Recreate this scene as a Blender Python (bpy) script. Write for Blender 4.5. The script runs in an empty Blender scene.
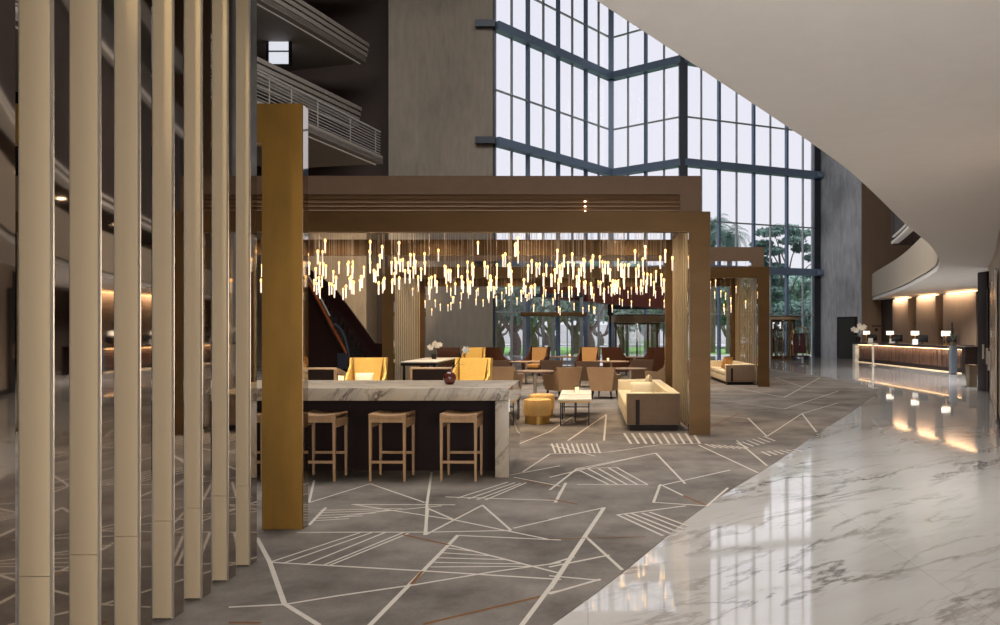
import bpy, bmesh, math, random
from mathutils import Vector, Matrix
random.seed(7)
SC = bpy.context.scene
COL = SC.collection
PI = math.pi
F, CX, CY, EYE = 780.0, 588.0, 331.0, 1.72      # focal length in pixels, vanishing point, eye height

def at(px, py, d):
    """point seen at pixel px,py at distance d"""
    return Vector(((px - CX) * d / F, d, EYE + (CY - py) * d / F))
def fl(px, py):
    """floor point seen at pixel px,py"""
    d = EYE * F / (py - CY)
    return ((px - CX) * d / F, d)
def lin(c):
    return tuple((v / 12.92 if v <= .04045 else ((v + .055) / 1.055) ** 2.4) for v in (x / 255 for x in c))

# ------------------------------------------------------------------ materials
def new_mat(name):
    m = bpy.data.materials.new(name); m.use_nodes = True
    nt = m.node_tree
    return m, nt, nt.nodes['Principled BSDF']
def N(nt, t, **kw):
    n = nt.nodes.new(t)
    for k, v in kw.items():
        if k in n.inputs: n.inputs[k].default_value = v
        else: setattr(n, k, v)
    return n
def plain(name, rgb, rough=.5, metal=0., var=.12, scale=6., stretch=(1, 1, 1), bump=0., spec=.5, coat=0.):
    m, nt, b = new_mat(name)
    c = lin(rgb)
    tc = N(nt, 'ShaderNodeTexCoord'); mp = N(nt, 'ShaderNodeMapping'); mp.inputs['Scale'].default_value = stretch
    nz = N(nt, 'ShaderNodeTexNoise', Scale=scale, Detail=5., Roughness=.6)
    nt.links.new(tc.outputs['Object'], mp.inputs['Vector']); nt.links.new(mp.outputs[0], nz.inputs['Vector'])
    rp = N(nt, 'ShaderNodeValToRGB')
    rp.color_ramp.elements[0].position = .3; rp.color_ramp.elements[1].position = .7
    rp.color_ramp.elements[0].color = (*[max(0, v * (1 - var)) for v in c], 1)
    rp.color_ramp.elements[1].color = (*[min(1, v * (1 + var)) for v in c], 1)
    nt.links.new(nz.outputs['Fac'], rp.inputs[0]); nt.links.new(rp.outputs[0], b.inputs['Base Color'])
    b.inputs['Roughness'].default_value = rough; b.inputs['Metallic'].default_value = metal
    b.inputs['Specular IOR Level'].default_value = spec
    if coat: b.inputs['Coat Weight'].default_value = coat; b.inputs['Coat Roughness'].default_value = .08
    if bump:
        bp = N(nt, 'ShaderNodeBump', Strength=bump, Distance=.02)
        nt.links.new(nz.outputs['Fac'], bp.inputs['Height']); nt.links.new(bp.outputs[0], b.inputs['Normal'])
    return m
def emit(name, rgb, strength):
    m, nt, b = new_mat(name)
    b.inputs['Base Color'].default_value = (*lin(rgb), 1)
    b.inputs['Emission Color'].default_value = (*lin(rgb), 1); b.inputs['Emission Strength'].default_value = strength
    return m
def glass(name, tint=(.95, .955, .96), refl=.06):
    m, nt, b = new_mat(name); nt.nodes.remove(b)
    out = nt.nodes['Material Output']
    t = N(nt, 'ShaderNodeBsdfTransparent'); t.inputs[0].default_value = (*tint, 1)
    g = N(nt, 'ShaderNodeBsdfGlossy', Roughness=.02)
    fr = N(nt, 'ShaderNodeLayerWeight', Blend=.15); mr = N(nt, 'ShaderNodeMapRange')
    mr.inputs['To Min'].default_value = refl; mr.inputs['To Max'].default_value = .6
    mx = N(nt, 'ShaderNodeMixShader')
    nt.links.new(fr.outputs['Fresnel'], mr.inputs['Value']); nt.links.new(mr.outputs[0], mx.inputs[0])
    nt.links.new(t.outputs[0], mx.inputs[1]); nt.links.new(g.outputs[0], mx.inputs[2]); nt.links.new(mx.outputs[0], out.inputs[0])
    return m
def marble(name, base, vein, rough, scale, rot, tile=None, grey=.10, spec=.8, strength=1., coat=0.):
    m, nt, b = new_mat(name)
    tc = N(nt, 'ShaderNodeTexCoord')
    mr = N(nt, 'ShaderNodeMapping'); mr.inputs['Rotation'].default_value = rot
    nt.links.new(tc.outputs['Object'], mr.inputs['Vector'])
    def stretched(sv):
        mp = N(nt, 'ShaderNodeMapping'); mp.inputs['Scale'].default_value = sv
        nt.links.new(mr.outputs[0], mp.inputs['Vector']); return mp.outputs[0]
    def noise(vec, sc, det, dist=0., ro=.6):
        n = N(nt, 'ShaderNodeTexNoise', Scale=sc, Detail=det, Roughness=ro, Distortion=dist); nt.links.new(vec, n.inputs['Vector']); return n.outputs['Fac']
    def ramp(v, p0, p1, c0=(0, 0, 0, 1), c1=(1, 1, 1, 1)):
        r = N(nt, 'ShaderNodeValToRGB'); r.color_ramp.elements[0].position = p0; r.color_ramp.elements[1].position = p1
        r.color_ramp.elements[0].color = c0; r.color_ramp.elements[1].color = c1; nt.links.new(v, r.inputs[0]); return r.outputs[0]
    def math_(op, a, b_):
        n = N(nt, 'ShaderNodeMath', operation=op)
        for i, v in enumerate((a, b_)):
            if isinstance(v, (int, float)): n.inputs[i].default_value = v
            elif v is not None: nt.links.new(v, n.inputs[i])
        return n.outputs[0]
    def veins(vec, sc, width, mask_sc, m0, m1, dist):
        n = noise(vec, sc, 7., dist, .62)
        ln = math_('SUBTRACT', 1., math_('MULTIPLY', math_('ABSOLUTE', math_('SUBTRACT', n, .5), None), 1. / width))
        ln = math_('MAXIMUM', ln, 0.)
        return math_('MULTIPLY', ln, ramp(noise(vec, mask_sc, 3.), m0, m1))
    v1 = veins(stretched((.28, 1, 1)), scale * 1.3, .028, scale * 1.1, .45, .62, .5)
    v2 = veins(stretched((.22, 1.2, 1.2)), scale * 2.6, .03, scale * 1.7, .48, .66, .3)
    v3 = ramp(noise(stretched((.2, 1, 1)), scale * 1.2, 5., .6), .5, .78)
    tot = math_('MULTIPLY', math_('MINIMUM', math_('ADD', math_('ADD', v1, math_('MULTIPLY', v2, .6)), math_('MULTIPLY', v3, .28)), 1.), strength)
    c = lin(base)
    cl = ramp(noise(stretched((.35, 1, 1)), scale * .8, 4., .8), .35, .65, (*[v * (1 - grey) for v in c], 1), (*[min(1, v * 1.05) for v in c], 1))
    mx = N(nt, 'ShaderNodeMixRGB'); mx.inputs[2].default_value = (*lin(vein), 1)
    nt.links.new(tot, mx.inputs[0]); nt.links.new(cl, mx.inputs[1])
    last = mx.outputs[0]
    if tile:
        br = N(nt, 'ShaderNodeTexBrick'); br.offset = 0.
        br.inputs['Color1'].default_value = (1, 1, 1, 1); br.inputs['Color2'].default_value = (.95, .95, .95, 1)
        br.inputs['Mortar'].default_value = (.78, .76, .74, 1)
        br.inputs['Scale'].default_value = 1.; br.inputs['Mortar Size'].default_value = .0035
        br.inputs['Brick Width'].default_value = tile[0]; br.inputs['Row Height'].default_value = tile[1]
        nt.links.new(tc.outputs['Object'], br.inputs['Vector'])
        m2 = N(nt, 'ShaderNodeMixRGB', blend_type='MULTIPLY'); m2.inputs[0].default_value = 1.
        nt.links.new(last, m2.inputs[1]); nt.links.new(br.outputs['Color'], m2.inputs[2]); last = m2.outputs[0]
    nt.links.new(last, b.inputs['Base Color'])
    b.inputs['Roughness'].default_value = rough
    b.inputs['Specular IOR Level'].default_value = spec
    if rough < .1: b.inputs['IOR'].default_value = 1.7
    return m
def concrete(name, rgb, var=.22):
    m, nt, b = new_mat(name)
    c = lin(rgb)
    tc = N(nt, 'ShaderNodeTexCoord')
    n1 = N(nt, 'ShaderNodeTexNoise', Scale=1.3, Detail=8., Roughness=.7); n2 = N(nt, 'ShaderNodeTexNoise', Scale=.35, Detail=3.)
    mp = N(nt, 'ShaderNodeMapping'); mp.inputs['Scale'].default_value = (3, 3, .6)
    nt.links.new(tc.outputs['Object'], mp.inputs['Vector']); nt.links.new(mp.outputs[0], n1.inputs['Vector'])
    nt.links.new(tc.outputs['Object'], n2.inputs['Vector'])
    ad = N(nt, 'ShaderNodeMath', operation='ADD'); nt.links.new(n1.outputs['Fac'], ad.inputs[0]); nt.links.new(n2.outputs['Fac'], ad.inputs[1])
    rp = N(nt, 'ShaderNodeValToRGB'); rp.color_ramp.elements[0].position = .38; rp.color_ramp.elements[1].position = .68
    hf = N(nt, 'ShaderNodeMath', operation='MULTIPLY'); hf.inputs[1].default_value = .5
    nt.links.new(ad.outputs[0], hf.inputs[0]); nt.links.new(hf.outputs[0], rp.inputs[0])
    rp.color_ramp.elements[0].color = (*[v * (1 - var) for v in c], 1); rp.color_ramp.elements[1].color = (*[v * (1 + var) for v in c], 1)
    nt.links.new(rp.outputs[0], b.inputs['Base Color']); b.inputs['Roughness'].default_value = .75
    bp = N(nt, 'ShaderNodeBump', Strength=.25, Distance=.02); nt.links.new(n1.outputs['Fac'], bp.inputs['Height']); nt.links.new(bp.outputs[0], b.inputs['Normal'])
    return m

M = {}
M['fin'] = plain('champagne_panel', (176, 157, 130), .6, 0., .02, 2, (1, 1, .3), spec=.25)
M['trim'] = plain('light_metal_trim', (190, 182, 170), .3, .7, .04)
M['mirror'] = plain('bronze_mirror', (188, 176, 164), .03, 1., .03, 2)
M['blackgap'] = plain('dark_edge', (24, 18, 16), .5)
M['bronze'] = plain('patinated_bronze', (138, 102, 42), .42, .55, .2, 2.2, (1.5, 1.5, .45))
M['bronze_dark'] = plain('brown_bronze', (102, 74, 38), .45, .45, .14, 2.2, (.5, 1, 1.5))
M['canopy'] = plain('brown_canopy_paint', (124, 100, 80), .55, .1, .05)
M['slat'] = plain('canopy_slat', (150, 116, 86), .5, .2, .05)
M['rod'] = plain('brushed_rod', (205, 186, 152), .3, .5, .05)
M['dark'] = plain('dark_wenge', (34, 21, 18), .55, 0, .2, 5, spec=.25)
M['barfront'] = plain('oxblood_lacquer', (34, 18, 17), .6, 0, .15, 3, spec=.2)
M['oak'] = plain('pale_oak', (172, 136, 100), .5, 0, .14, 5, (6, 6, .6))
M['slab'] = marble('veined_marble_slab', (190, 176, 158), (70, 60, 54), .3, 2.2, (.3, 1.0, .2), grey=.14, spec=.35, strength=1.)
M['floor'] = marble('polished_marble_floor', (184, 180, 176), (96, 88, 82), .035, .95, (0, 0, -.72), (2.4, 1.4), grey=.07, strength=.8)
M['concrete'] = concrete('board_marked_concrete', (134, 124, 112))
M['concrete_l'] = concrete('warm_concrete', (168, 150, 126))
M['concrete_d'] = concrete('window_lit_concrete', (186, 188, 194), .4)  # window light on the pier put into this paler, bluer colour
M['wallbrown'] = concrete('brown_plaster', (126, 102, 82), .12)
M['darkwall'] = plain('dark_brown_wall', (62, 48, 42), .7)
M['soffit'] = plain('pale_soffit_plaster', (226, 223, 220), .75, 0, .02)
M['parapet'] = plain('taupe_parapet', (182, 168, 150), .6, 0, .05, 3, (6, 6, .3))
M['greyconc'] = plain('grey_slab_edge', (140, 132, 124), .7, 0, .06)
M['steel'] = plain('blue_grey_mullion', (124, 142, 168), .45, .3, .06)
M['steel_d'] = plain('dark_mullion', (46, 52, 62), .45, .3, .06)
M['steel_m'] = plain('grey_door_steel', (122, 128, 136), .45, .2, .05)
M['steel_l'] = plain('light_mullion', (185, 190, 194), .4, .4, .06)
M['rail'] = plain('pale_rail', (165, 160, 155), .4, .5, .04)
M['glass'] = glass('window_glass')
M['glass_c'] = glass('clear_balustrade_glass', (.96, .97, .96), .05)
M['led'] = emit('warm_led', (255, 210, 150), 2.4)
M['led_soft'] = emit('warm_strip', (255, 226, 184), .9)
M['spot'] = emit('downlight_lens', (255, 225, 185), 12)
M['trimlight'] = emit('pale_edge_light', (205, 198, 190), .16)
M['tube'] = emit('glowing_glass_tube', (255, 238, 214), .85)
M['bulb'] = emit('warm_bulb', (255, 200, 122), 2.6)
M['brass'] = plain('brass', (200, 150, 80), .3, .9, .05)
M['cord'] = plain('pale_cord', (170, 155, 135), .5)
M['cream'] = plain('cream_leather', (222, 206, 172), .5, 0, .04)
M['taupe'] = plain('matte_taupe', (132, 108, 86), .8, 0, .06, 12)
M['tan'] = plain('tan_leather', (188, 154, 118), .55, 0, .06)
M['brown'] = plain('brown_leather', (114, 86, 66), .5, 0, .08)
M['dbrown'] = plain('dark_brown_leather', (80, 46, 30), .5, 0, .08)
M['orange'] = plain('amber_fabric', (190, 142, 84), .7, 0, .08, 14)
M['yellow'] = plain('mustard_fabric', (214, 176, 88), .7, 0, .06, 14)
M['pouf'] = plain('honey_velvet', (200, 160, 96), .6, 0, .12, 9, (6, 6, .4))
M['gold'] = plain('satin_gold', (176, 136, 72), .35, .6, .08)
M['white'] = plain('white_stone', (226, 220, 208), .3, 0, .03)
M['blackmetal'] = plain('black_metal', (42, 38, 36), .4, .5, .05)
M['vase'] = plain('oxblood_glaze', (96, 42, 36), .2, 0, .15, 8, coat=.5)
M['petal'] = plain('white_petal', (240, 236, 228), .6, 0, .03)
M['stem'] = plain('green_stem', (70, 78, 48), .6)
M['candle'] = emit('lit_candle_glass', (255, 226, 170), 1.6)
M['timber'] = plain('rough_timber', (84, 56, 40), .7, 0, .75, 3.2, (3, 5, .5), bump=.5)
M['shade'] = emit('lamp_shade', (255, 244, 226), 1.25)
M['pylon'] = plain('blue_steel_panel', (110, 120, 132), .35, .4, .05)
M['bronze_pale'] = plain('pale_bronze', (168, 140, 108), .4, .2, .1)
M['panel'] = plain('taupe_door_panel', (172, 150, 128), .22, .1, .05)
M['bin'] = plain('bronze_bin', (112, 96, 76), .5, .3, .08)
M['wood_wall'] = plain('walnut_panel', (180, 158, 136), .35, .1, .12, 3, (4, 4, .3))
M['red'] = plain('oxide_red_panel', (92, 36, 24), .55, 0, .1)
M['lawn'] = plain('lawn_grass', (132, 182, 104), .9, 0, .25, 2)
M['paving'] = plain('pale_paving', (196, 196, 200), .8, 0, .06)
M['gwall'] = plain('white_render', (244, 242, 242), .8, 0, .03)
M['bark'] = plain('grey_bark', (150, 132, 122), .9, 0, .25, 6)
M['leaf_a'] = plain('olive_leaf', (150, 168, 158), .7, 0, .35, 2)  # leaf colours made pale to stand for haze and glare, next two also
M['leaf_b'] = plain('pine_leaf', (112, 146, 138), .7, 0, .35, 2)
M['leaf_c'] = plain('evergreen_leaf', (138, 172, 162), .7, 0, .35, 1.5)
M['escal'] = plain('gloss_black_panel', (34, 16, 14), .2, .1, .1)
M['copper'] = plain('copper_handrail', (168, 92, 52), .25, .7, .1)
M['rubber'] = plain('black_rubber', (40, 42, 52), .35, 0, .05)
M['carpaint'] = plain('charcoal_car_paint', (44, 44, 48), .2, .3, .05)
M['maroon'] = plain('maroon_cloth', (74, 34, 38), .8, 0, .12)
M['letter'] = emit('glow_white_letter', (245, 245, 245), 1.3)  # glow added so the white sign letters stay bright
M['screen'] = plain('black_screen', (28, 26, 28), .25)
M['paper'] = plain('white_card', (235, 232, 226), .6)

# carpet: mottled grey
def carpet_mat():
    m, nt, b = new_mat('grey_carpet')
    tc = N(nt, 'ShaderNodeTexCoord')
    n1 = N(nt, 'ShaderNodeTexNoise', Scale=.9, Detail=7., Roughness=.65); n2 = N(nt, 'ShaderNodeTexNoise', Scale=60., Detail=2.)
    nt.links.new(tc.outputs['Object'], n1.inputs['Vector']); nt.links.new(tc.outputs['Object'], n2.inputs['Vector'])
    rp = N(nt, 'ShaderNodeValToRGB'); rp.color_ramp.elements[0].position = .3; rp.color_ramp.elements[1].position = .72
    rp.color_ramp.elements[0].color = (*lin((84, 78, 74)), 1); rp.color_ramp.elements[1].color = (*lin((146, 137, 129)), 1)
    nt.links.new(n1.outputs['Fac'], rp.inputs[0])
    m2 = N(nt, 'ShaderNodeMixRGB', blend_type='MULTIPLY'); m2.inputs[0].default_value = .35
    nt.links.new(rp.outputs[0], m2.inputs[1]); nt.links.new(n2.outputs['Color'], m2.inputs[2])
    nt.links.new(m2.outputs[0], b.inputs['Base Color']); b.inputs['Roughness'].default_value = .95
    b.inputs['Specular IOR Level'].default_value = .1
    return m
M['carpet'] = carpet_mat()
M['cline'] = plain('pale_carpet_yarn', (178, 170, 160), .95, 0, .06, 20, spec=.1)
M['cbrown'] = plain('brown_carpet_yarn', (110, 74, 46), .95, 0, .1, 20, spec=.1)

# ------------------------------------------------------------------ mesh helpers
class MB:
    def __init__(s): s.v = []; s.f = []; s.mi = []; s.sm = []
    def add(s, vs, fs, mi=0, smooth=False):
        o = len(s.v); s.v += [tuple(v) for v in vs]
        s.f += [tuple(i + o for i in f) for f in fs]; s.mi += [mi] * len(fs); s.sm += [smooth] * len(fs)
        return s
    def box(s, a, b, mi=0, bev=0.):
        x0, y0, z0 = [min(p, q) for p, q in zip(a, b)]; x1, y1, z1 = [max(p, q) for p, q in zip(a, b)]
        if bev <= 0:
            vs = [(x0, y0, z0), (x1, y0, z0), (x1, y1, z0), (x0, y1, z0), (x0, y0, z1), (x1, y0, z1), (x1, y1, z1), (x0, y1, z1)]
            return s.add(vs, [(3, 2, 1, 0), (4, 5, 6, 7), (0, 1, 5, 4), (1, 2, 6, 5), (2, 3, 7, 6), (3, 0, 4, 7)], mi)
        bm = bmesh.new(); bmesh.ops.create_cube(bm, size=1)
        for v in bm.verts: v.co = Vector(((x0 + x1) / 2 + v.co.x * (x1 - x0), (y0 + y1) / 2 + v.co.y * (y1 - y0), (z0 + z1) / 2 + v.co.z * (z1 - z0)))
        bmesh.ops.bevel(bm, geom=bm.edges[:], offset=min(bev, .49 * min(x1 - x0, y1 - y0, z1 - z0)), segments=3, affect='EDGES', profile=.5)
        bm.verts.index_update()
        s.add([v.co for v in bm.verts], [tuple(v.index for v in f.verts) for f in bm.faces], mi, True); bm.free()
        return s
    def hexa(s, bot, top, mi=0, smooth=False):
        n = len(bot)
        fs = [tuple(reversed(range(n))), tuple(range(n, 2 * n))] + [(i, (i + 1) % n, n + (i + 1) % n, n + i) for i in range(n)]
        return s.add(list(bot) + list(top), fs, mi, smooth)
    def bar(s, p, q, w, h, up=(0, 0, 1), mi=0):
        p, q = Vector(p), Vector(q); d = (q - p).normalized(); u = Vector(up)
        r = d.cross(u)
        if r.length < 1e-4: r = d.cross(Vector((0, 1, 0)))
        r.normalize(); u = r.cross(d).normalized()
        A = [p + r * (a * w / 2) + u * (b * h / 2) for a, b in ((-1, -1), (1, -1), (1, 1), (-1, 1))]
        B = [v + (q - p) for v in A]
        return s.hexa(A, B, mi)
    def tube(s, pts, rad, n=8, mi=0, cap=True):
        pts = [Vector(p) for p in pts]
        rs = rad if isinstance(rad, (list, tuple)) else [rad] * len(pts)
        rings = []
        for i, p in enumerate(pts):
            d = (pts[min(i + 1, len(pts) - 1)] - pts[max(i - 1, 0)]).normalized()
            a = d.orthogonal().normalized() if i == 0 else (prev - d * prev.dot(d)).normalized()
            prev = a; b = d.cross(a)
            rings.append([p + (a * math.cos(2 * PI * k / n) + b * math.sin(2 * PI * k / n)) * rs[i] for k in range(n)])
        vs = [v for r in rings for v in r]; fs = []
        for i in range(len(pts) - 1):
            for k in range(n): fs.append((i * n + k, i * n + (k + 1) % n, (i + 1) * n + (k + 1) % n, (i + 1) * n + k))
        if cap: fs += [tuple(reversed(range(n))), tuple((len(pts) - 1) * n + k for k in range(n))]
        return s.add(vs, fs, mi, True)
    def lathe(s, prof, c=(0, 0, 0), n=24, mi=0, smooth=True):
        vs = []; fs = []
        for r, z in prof:
            vs += [(c[0] + r * math.cos(2 * PI * k / n), c[1] + r * math.sin(2 * PI * k / n), c[2] + z) for k in range(n)]
        for i in range(len(prof) - 1):
            for k in range(n): fs.append((i * n + k, i * n + (k + 1) % n, (i + 1) * n + (k + 1) % n, (i + 1) * n + k))
        fs += [tuple(reversed(range(n))), tuple((len(prof) - 1) * n + k for k in range(n))]
        return s.add(vs, fs, mi, smooth)
    def prism(s, poly, x0, x1, skew=0., mi=0):
        """polygon in (y,z) drawn out along x"""
        return s.hexa([(x0, y, z) for y, z in poly], [(x1, y, z) for y, z in poly], mi)
    def build(s, name, mats, parent=None, loc=None, rz=None, sharp=True):
        me = bpy.data.meshes.new(name); me.from_pydata(s.v, [], s.f)
        for m in (mats if isinstance(mats, (list, tuple)) else [mats]): me.materials.append(M[m] if isinstance(m, str) else m)
        me.polygons.foreach_set('material_index', s.mi); me.polygons.foreach_set('use_smooth', s.sm)
        if any(s.sm) and sharp: me.set_sharp_from_angle(angle=math.radians(38))
        me.update()
        bm = bmesh.new(); bm.from_mesh(me); bmesh.ops.recalc_face_normals(bm, faces=bm.faces[:]); bm.to_mesh(me); bm.free()
        o = bpy.data.objects.new(name, me); COL.objects.link(o)
        if parent: o.parent = parent
        if loc is not None: o.location = loc
        if rz is not None: o.rotation_euler.z = rz
        return o
def tag(o, label=None, cat=None, group=None, kind=None):
    if label: o['label'] = label
    if cat: o['category'] = cat
    if group: o['group'] = group
    if kind: o['kind'] = kind
    return o
def thing(name, label, cat, loc=(0, 0, 0), rz=0., group=None):
    o = bpy.data.objects.new(name, None); o.empty_display_size = .1; COL.objects.link(o)
    o.location = loc; o.rotation_euler.z = rz
    return tag(o, label, cat, group)
def kids(o): return [c for c in bpy.data.objects if c.parent == o]
TREE = {}
def remember(o):
    for c in kids(o):
        TREE.setdefault(o, []).append(c); remember(c)
def copy_tree(o, loc=None, rz=None, label=None, group=None, parent=None):
    c = o.copy(); COL.objects.link(c)
    if parent: c.parent = parent
    if loc is not None: c.location = loc
    if rz is not None: c.rotation_euler.z = rz
    if label: c['label'] = label
    if group: c['group'] = group
    for k in TREE.get(o, []): copy_tree(k, parent=c)
    return c
def struct(name, mb, mats, parent=None):
    o = mb.build(name, mats, parent)
    if parent is None: o['kind'] = 'structure'
    return o
def sempty(name):
    o = bpy.data.objects.new(name, None); COL.objects.link(o); o['kind'] = 'structure'; return o

def spline(pts, n=8):
    out = []
    P = [Vector(p) for p in pts]
    for i in range(len(P) - 1):
        a, b, c, d = P[max(i - 1, 0)], P[i], P[i + 1], P[min(i + 2, len(P) - 1)]
        for k in range(n):
            t = k / n
            out.append(.5 * ((2 * b) + (c - a) * t + (2 * a - 5 * b + 4 * c - d) * t * t + (3 * b - a - 3 * c + d) * t ** 3))
    out.append(P[-1]); return out
def offset(path, d):
    out = []
    for i, p in enumerate(path):
        t = (path[min(i + 1, len(path) - 1)] - path[max(i - 1, 0)]).normalized()
        out.append(p + Vector((t.y, -t.x)) * d)
    return out
def band(path, z0, z1, thick, mi=0, mb=None):
    """upright wall along a plan path, thick to the right of the path"""
    mb = mb or MB(); q = offset(path, thick); n = len(path)
    vs = [(p.x, p.y, z0) for p in path] + [(p.x, p.y, z1) for p in path] + [(p.x, p.y, z0) for p in q] + [(p.x, p.y, z1) for p in q]
    fs = []
    for i in range(n - 1):
        fs += [(i, i + 1, n + i + 1, n + i), (2 * n + i, 3 * n + i, 3 * n + i + 1, 2 * n + i + 1),
               (n + i, n + i + 1, 3 * n + i + 1, 3 * n + i), (i, 2 * n + i, 2 * n + i + 1, i + 1)]
    fs += [(0, n, 3 * n, 2 * n), (n - 1, 3 * n - 1, 4 * n - 1, 2 * n - 1)]
    return mb.add(vs, fs, mi, True)
def slab_between(path, other, z0, z1, mb=None, mi=0):
    mb = mb or MB(); n = len(path)
    vs = [(p.x, p.y, z) for z in (z0, z1) for p in path] + [(p.x, p.y, z) for z in (z0, z1) for p in other]
    fs = []
    for i in range(n - 1):
        fs += [(i, i + 1, n + i + 1, n + i), (2 * n + i, 3 * n + i, 3 * n + i + 1, 2 * n + i + 1),
               (i, 2 * n + i, 2 * n + i + 1, i + 1), (n + i, n + i + 1, 3 * n + i + 1, 3 * n + i)]
    fs += [(0, n, 3 * n, 2 * n), (n - 1, 3 * n - 1, 4 * n - 1, 2 * n - 1)]
    return mb.add(vs, fs, mi)

# ------------------------------------------------------------------ camera and world
cam = bpy.data.cameras.new('camera'); cob = bpy.data.objects.new('camera', cam); COL.objects.link(cob)
cob.location = (0, 0, EYE); cob.rotation_euler = (PI / 2, 0, 0)
cam.sensor_width = 36; cam.lens = F * 36 / 1000
cam.shift_x = -(CX - 500) / 1000; cam.shift_y = (CY - 312.5) / 1000
cam.clip_end = 600; cam.clip_start = .05
SC.camera = cob
SC.view_settings.view_transform = 'Standard'; SC.view_settings.look = 'None'
SC.view_settings.gamma = 1; SC.view_settings.use_curve_mapping = False
SC.view_settings.exposure = 0.0
SC.cycles.max_bounces = 10; SC.cycles.transparent_max_bounces = 16; SC.cycles.diffuse_bounces = 5; SC.cycles.glossy_bounces = 6
SC.cycles.sample_clamp_indirect = 6; SC.cycles.caustics_reflective = False; SC.cycles.caustics_refractive = False
SC.cycles.use_denoising = True
w = bpy.data.worlds.new('world'); SC.world = w; w.use_nodes = True
nt = w.node_tree; bg = nt.nodes['Background']
tc = N(nt, 'ShaderNodeTexCoord'); sx = N(nt, 'ShaderNodeSeparateXYZ'); rp = N(nt, 'ShaderNodeValToRGB')
nt.links.new(tc.outputs['Generated'], sx.inputs[0]); nt.links.new(sx.outputs['Z'], rp.inputs[0]); nt.links.new(rp.outputs[0], bg.inputs[0])
rp.color_ramp.elements[0].position = 0.; rp.color_ramp.elements[0].color = (*lin((232, 232, 240)), 1)
rp.color_ramp.elements[1].position = .6; rp.color_ramp.elements[1].color = (*lin((230, 230, 244)), 1)
bg.inputs[1].default_value = 1.16

# ------------------------------------------------------------------ the setting: floors
ROOF = 26.
struct('floor', MB().box((-30, -12, -.3), (24, 53, 0)), 'floor')
ARC = [(-11, -10), (-6.5, -4.4), (-2.9, 0), (-.01, 4.36), (2.33, 7.97), (3.47, 9.9), (5.5, 13.6), (7.1, 16.4), (8.45, 19), (9.5, 21.2), (10.9, 24.6), (12.6, 30.0), (13.9, 34.4), (15.0, 38.6), (16.4, 44.4), (17.05, 46.9)]
arc = spline(ARC, 6)
WALLR = [(2.7, -10), (2.9, -3), (3.1, 2), (4.0, 5.8), (5.0, 8.9), (7.35, 13.9), (9.6, 18.4), (11.6, 22.6)]
wallr = spline(WALLR, 6)
CARP = [(-2.6, 0), (-.21, 4.56), (1.08, 7.5), (2.4, 10.1), (3.78, 12.95), (5.6, 16.6), (7.1, 19.7), (8.0, 21.7), (8.6, 24.), (8.85, 27.4), (8.7, 31.6), (8.3, 36.)]
carp = spline(CARP, 6)

# carpet with its line pattern
mb = MB(); ZC = .006
poly = [(p.x, p.y, ZC) for p in carp] + [(8., 38.4, ZC), (-29, 38.4, ZC), (-29, 0, ZC)]
mb.add(poly + [(x, y, 0) for x, y, _ in poly], [tuple(range(len(poly)))] + [(i, (i + 1) % len(poly), len(poly) + (i + 1) % len(poly), len(poly) + i) for i in range(len(poly))])
NS = [0]
def strip(p, q, w, mi):
    p, q = Vector(p), Vector(q); d = (q - p); w *= .55
    if d.length < 1e-3: return
    r = Vector((d.y, -d.x)).normalized() * w / 2; d = d.normalized() * w * .3
    NS[0] += 1; z = ZC + .0012 + NS[0] * .000012
    mb.add([(*(p - d + r), z), (*(q + d + r), z), (*(q + d - r), z), (*(p - d - r), z)], [(0, 1, 2, 3)], mi)
def L8(*pts, w=.045, mi=1):
    q = [fl(230 + x / 3.0303, 430 + y / 3.0303) for x, y in pts]
    for a, b in zip(q, q[1:]): strip(a, b, w, mi)
def L7(*pts, w=.05, mi=1):
    q = [fl(550 + x / 2.2222, 360 + y / 2.2222) for x, y in pts]
    for a, b in zip(q, q[1:]): strip(a, b, w, mi)
L8((82, 330), (120, 402), (165, 530), (268, 594), w=.06)
L8((0, 540), (165, 532), (330, 505), (560, 472), (800, 432), (1000, 405))
L8((128, 404), (590, 430), (1000, 456))
for a, b in (((125, 402), (392, 314)), ((160, 407), (430, 313)), ((228, 411), (470, 313)), ((285, 412), (525, 313)), ((302, 413), (540, 316))): L8(a, b, w=.04)
L8((205, 313), (420, 312), (600, 312), (850, 307))
L8((690, 322), (425, 594), w=.06); L8((690, 322), (1000, 336)); L8((660, 350), (990, 435))
for a, b in (((655, 360), (745, 371)), ((645, 375), (795, 384)), ((632, 390), (840, 396)), ((622, 404), (885, 409)), ((610, 418), (905, 416))): L8(a, b, w=.035)
for a, b in (((525, 320), (660, 350)), ((582, 432), (550, 470)), ((765, 230), (680, 272)), ((590, 591), (940, 508)), ((0, 587), (90, 588)), ((880, 150), (1000, 178)), ((880, 100), (1000, 85))): L8(a, b, w=.045, mi=2)
L8((1000, 440), (885, 594), w=.06); L8((960, 498), (1000, 490))
L8((611, 130), (597, 225), (593, 320), w=.05); L8((600, 240), (590, 320)); L8((593, 320), (765, 230), (850, 305)); L8((600, 240), (680, 275))
L8((425, 165), (590, 222)); L8((425, 165), (240, 222)); L8((375, 228), (680, 275), (960, 333)); L8((320, 268), (450, 250), (640, 232)); L8((370, 228), (680, 229))
L8((290, 238), (240, 290), w=.05); L8((255, 155), (240, 220))
for a, b in (((275, 246), (520, 240)), ((270, 253), (480, 246)), ((262, 262), (440, 254)), ((255, 270), (400, 263)), ((248, 278), (360, 271))): L8(a, b, w=.035)
L8((655, 205), (1000, 216))
for a, b in (((690, 208), (842, 160)), ((722, 211), (862, 162)), ((750, 213), (880, 164)), ((775, 214), (897, 162))): L8(a, b, w=.04)
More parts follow.
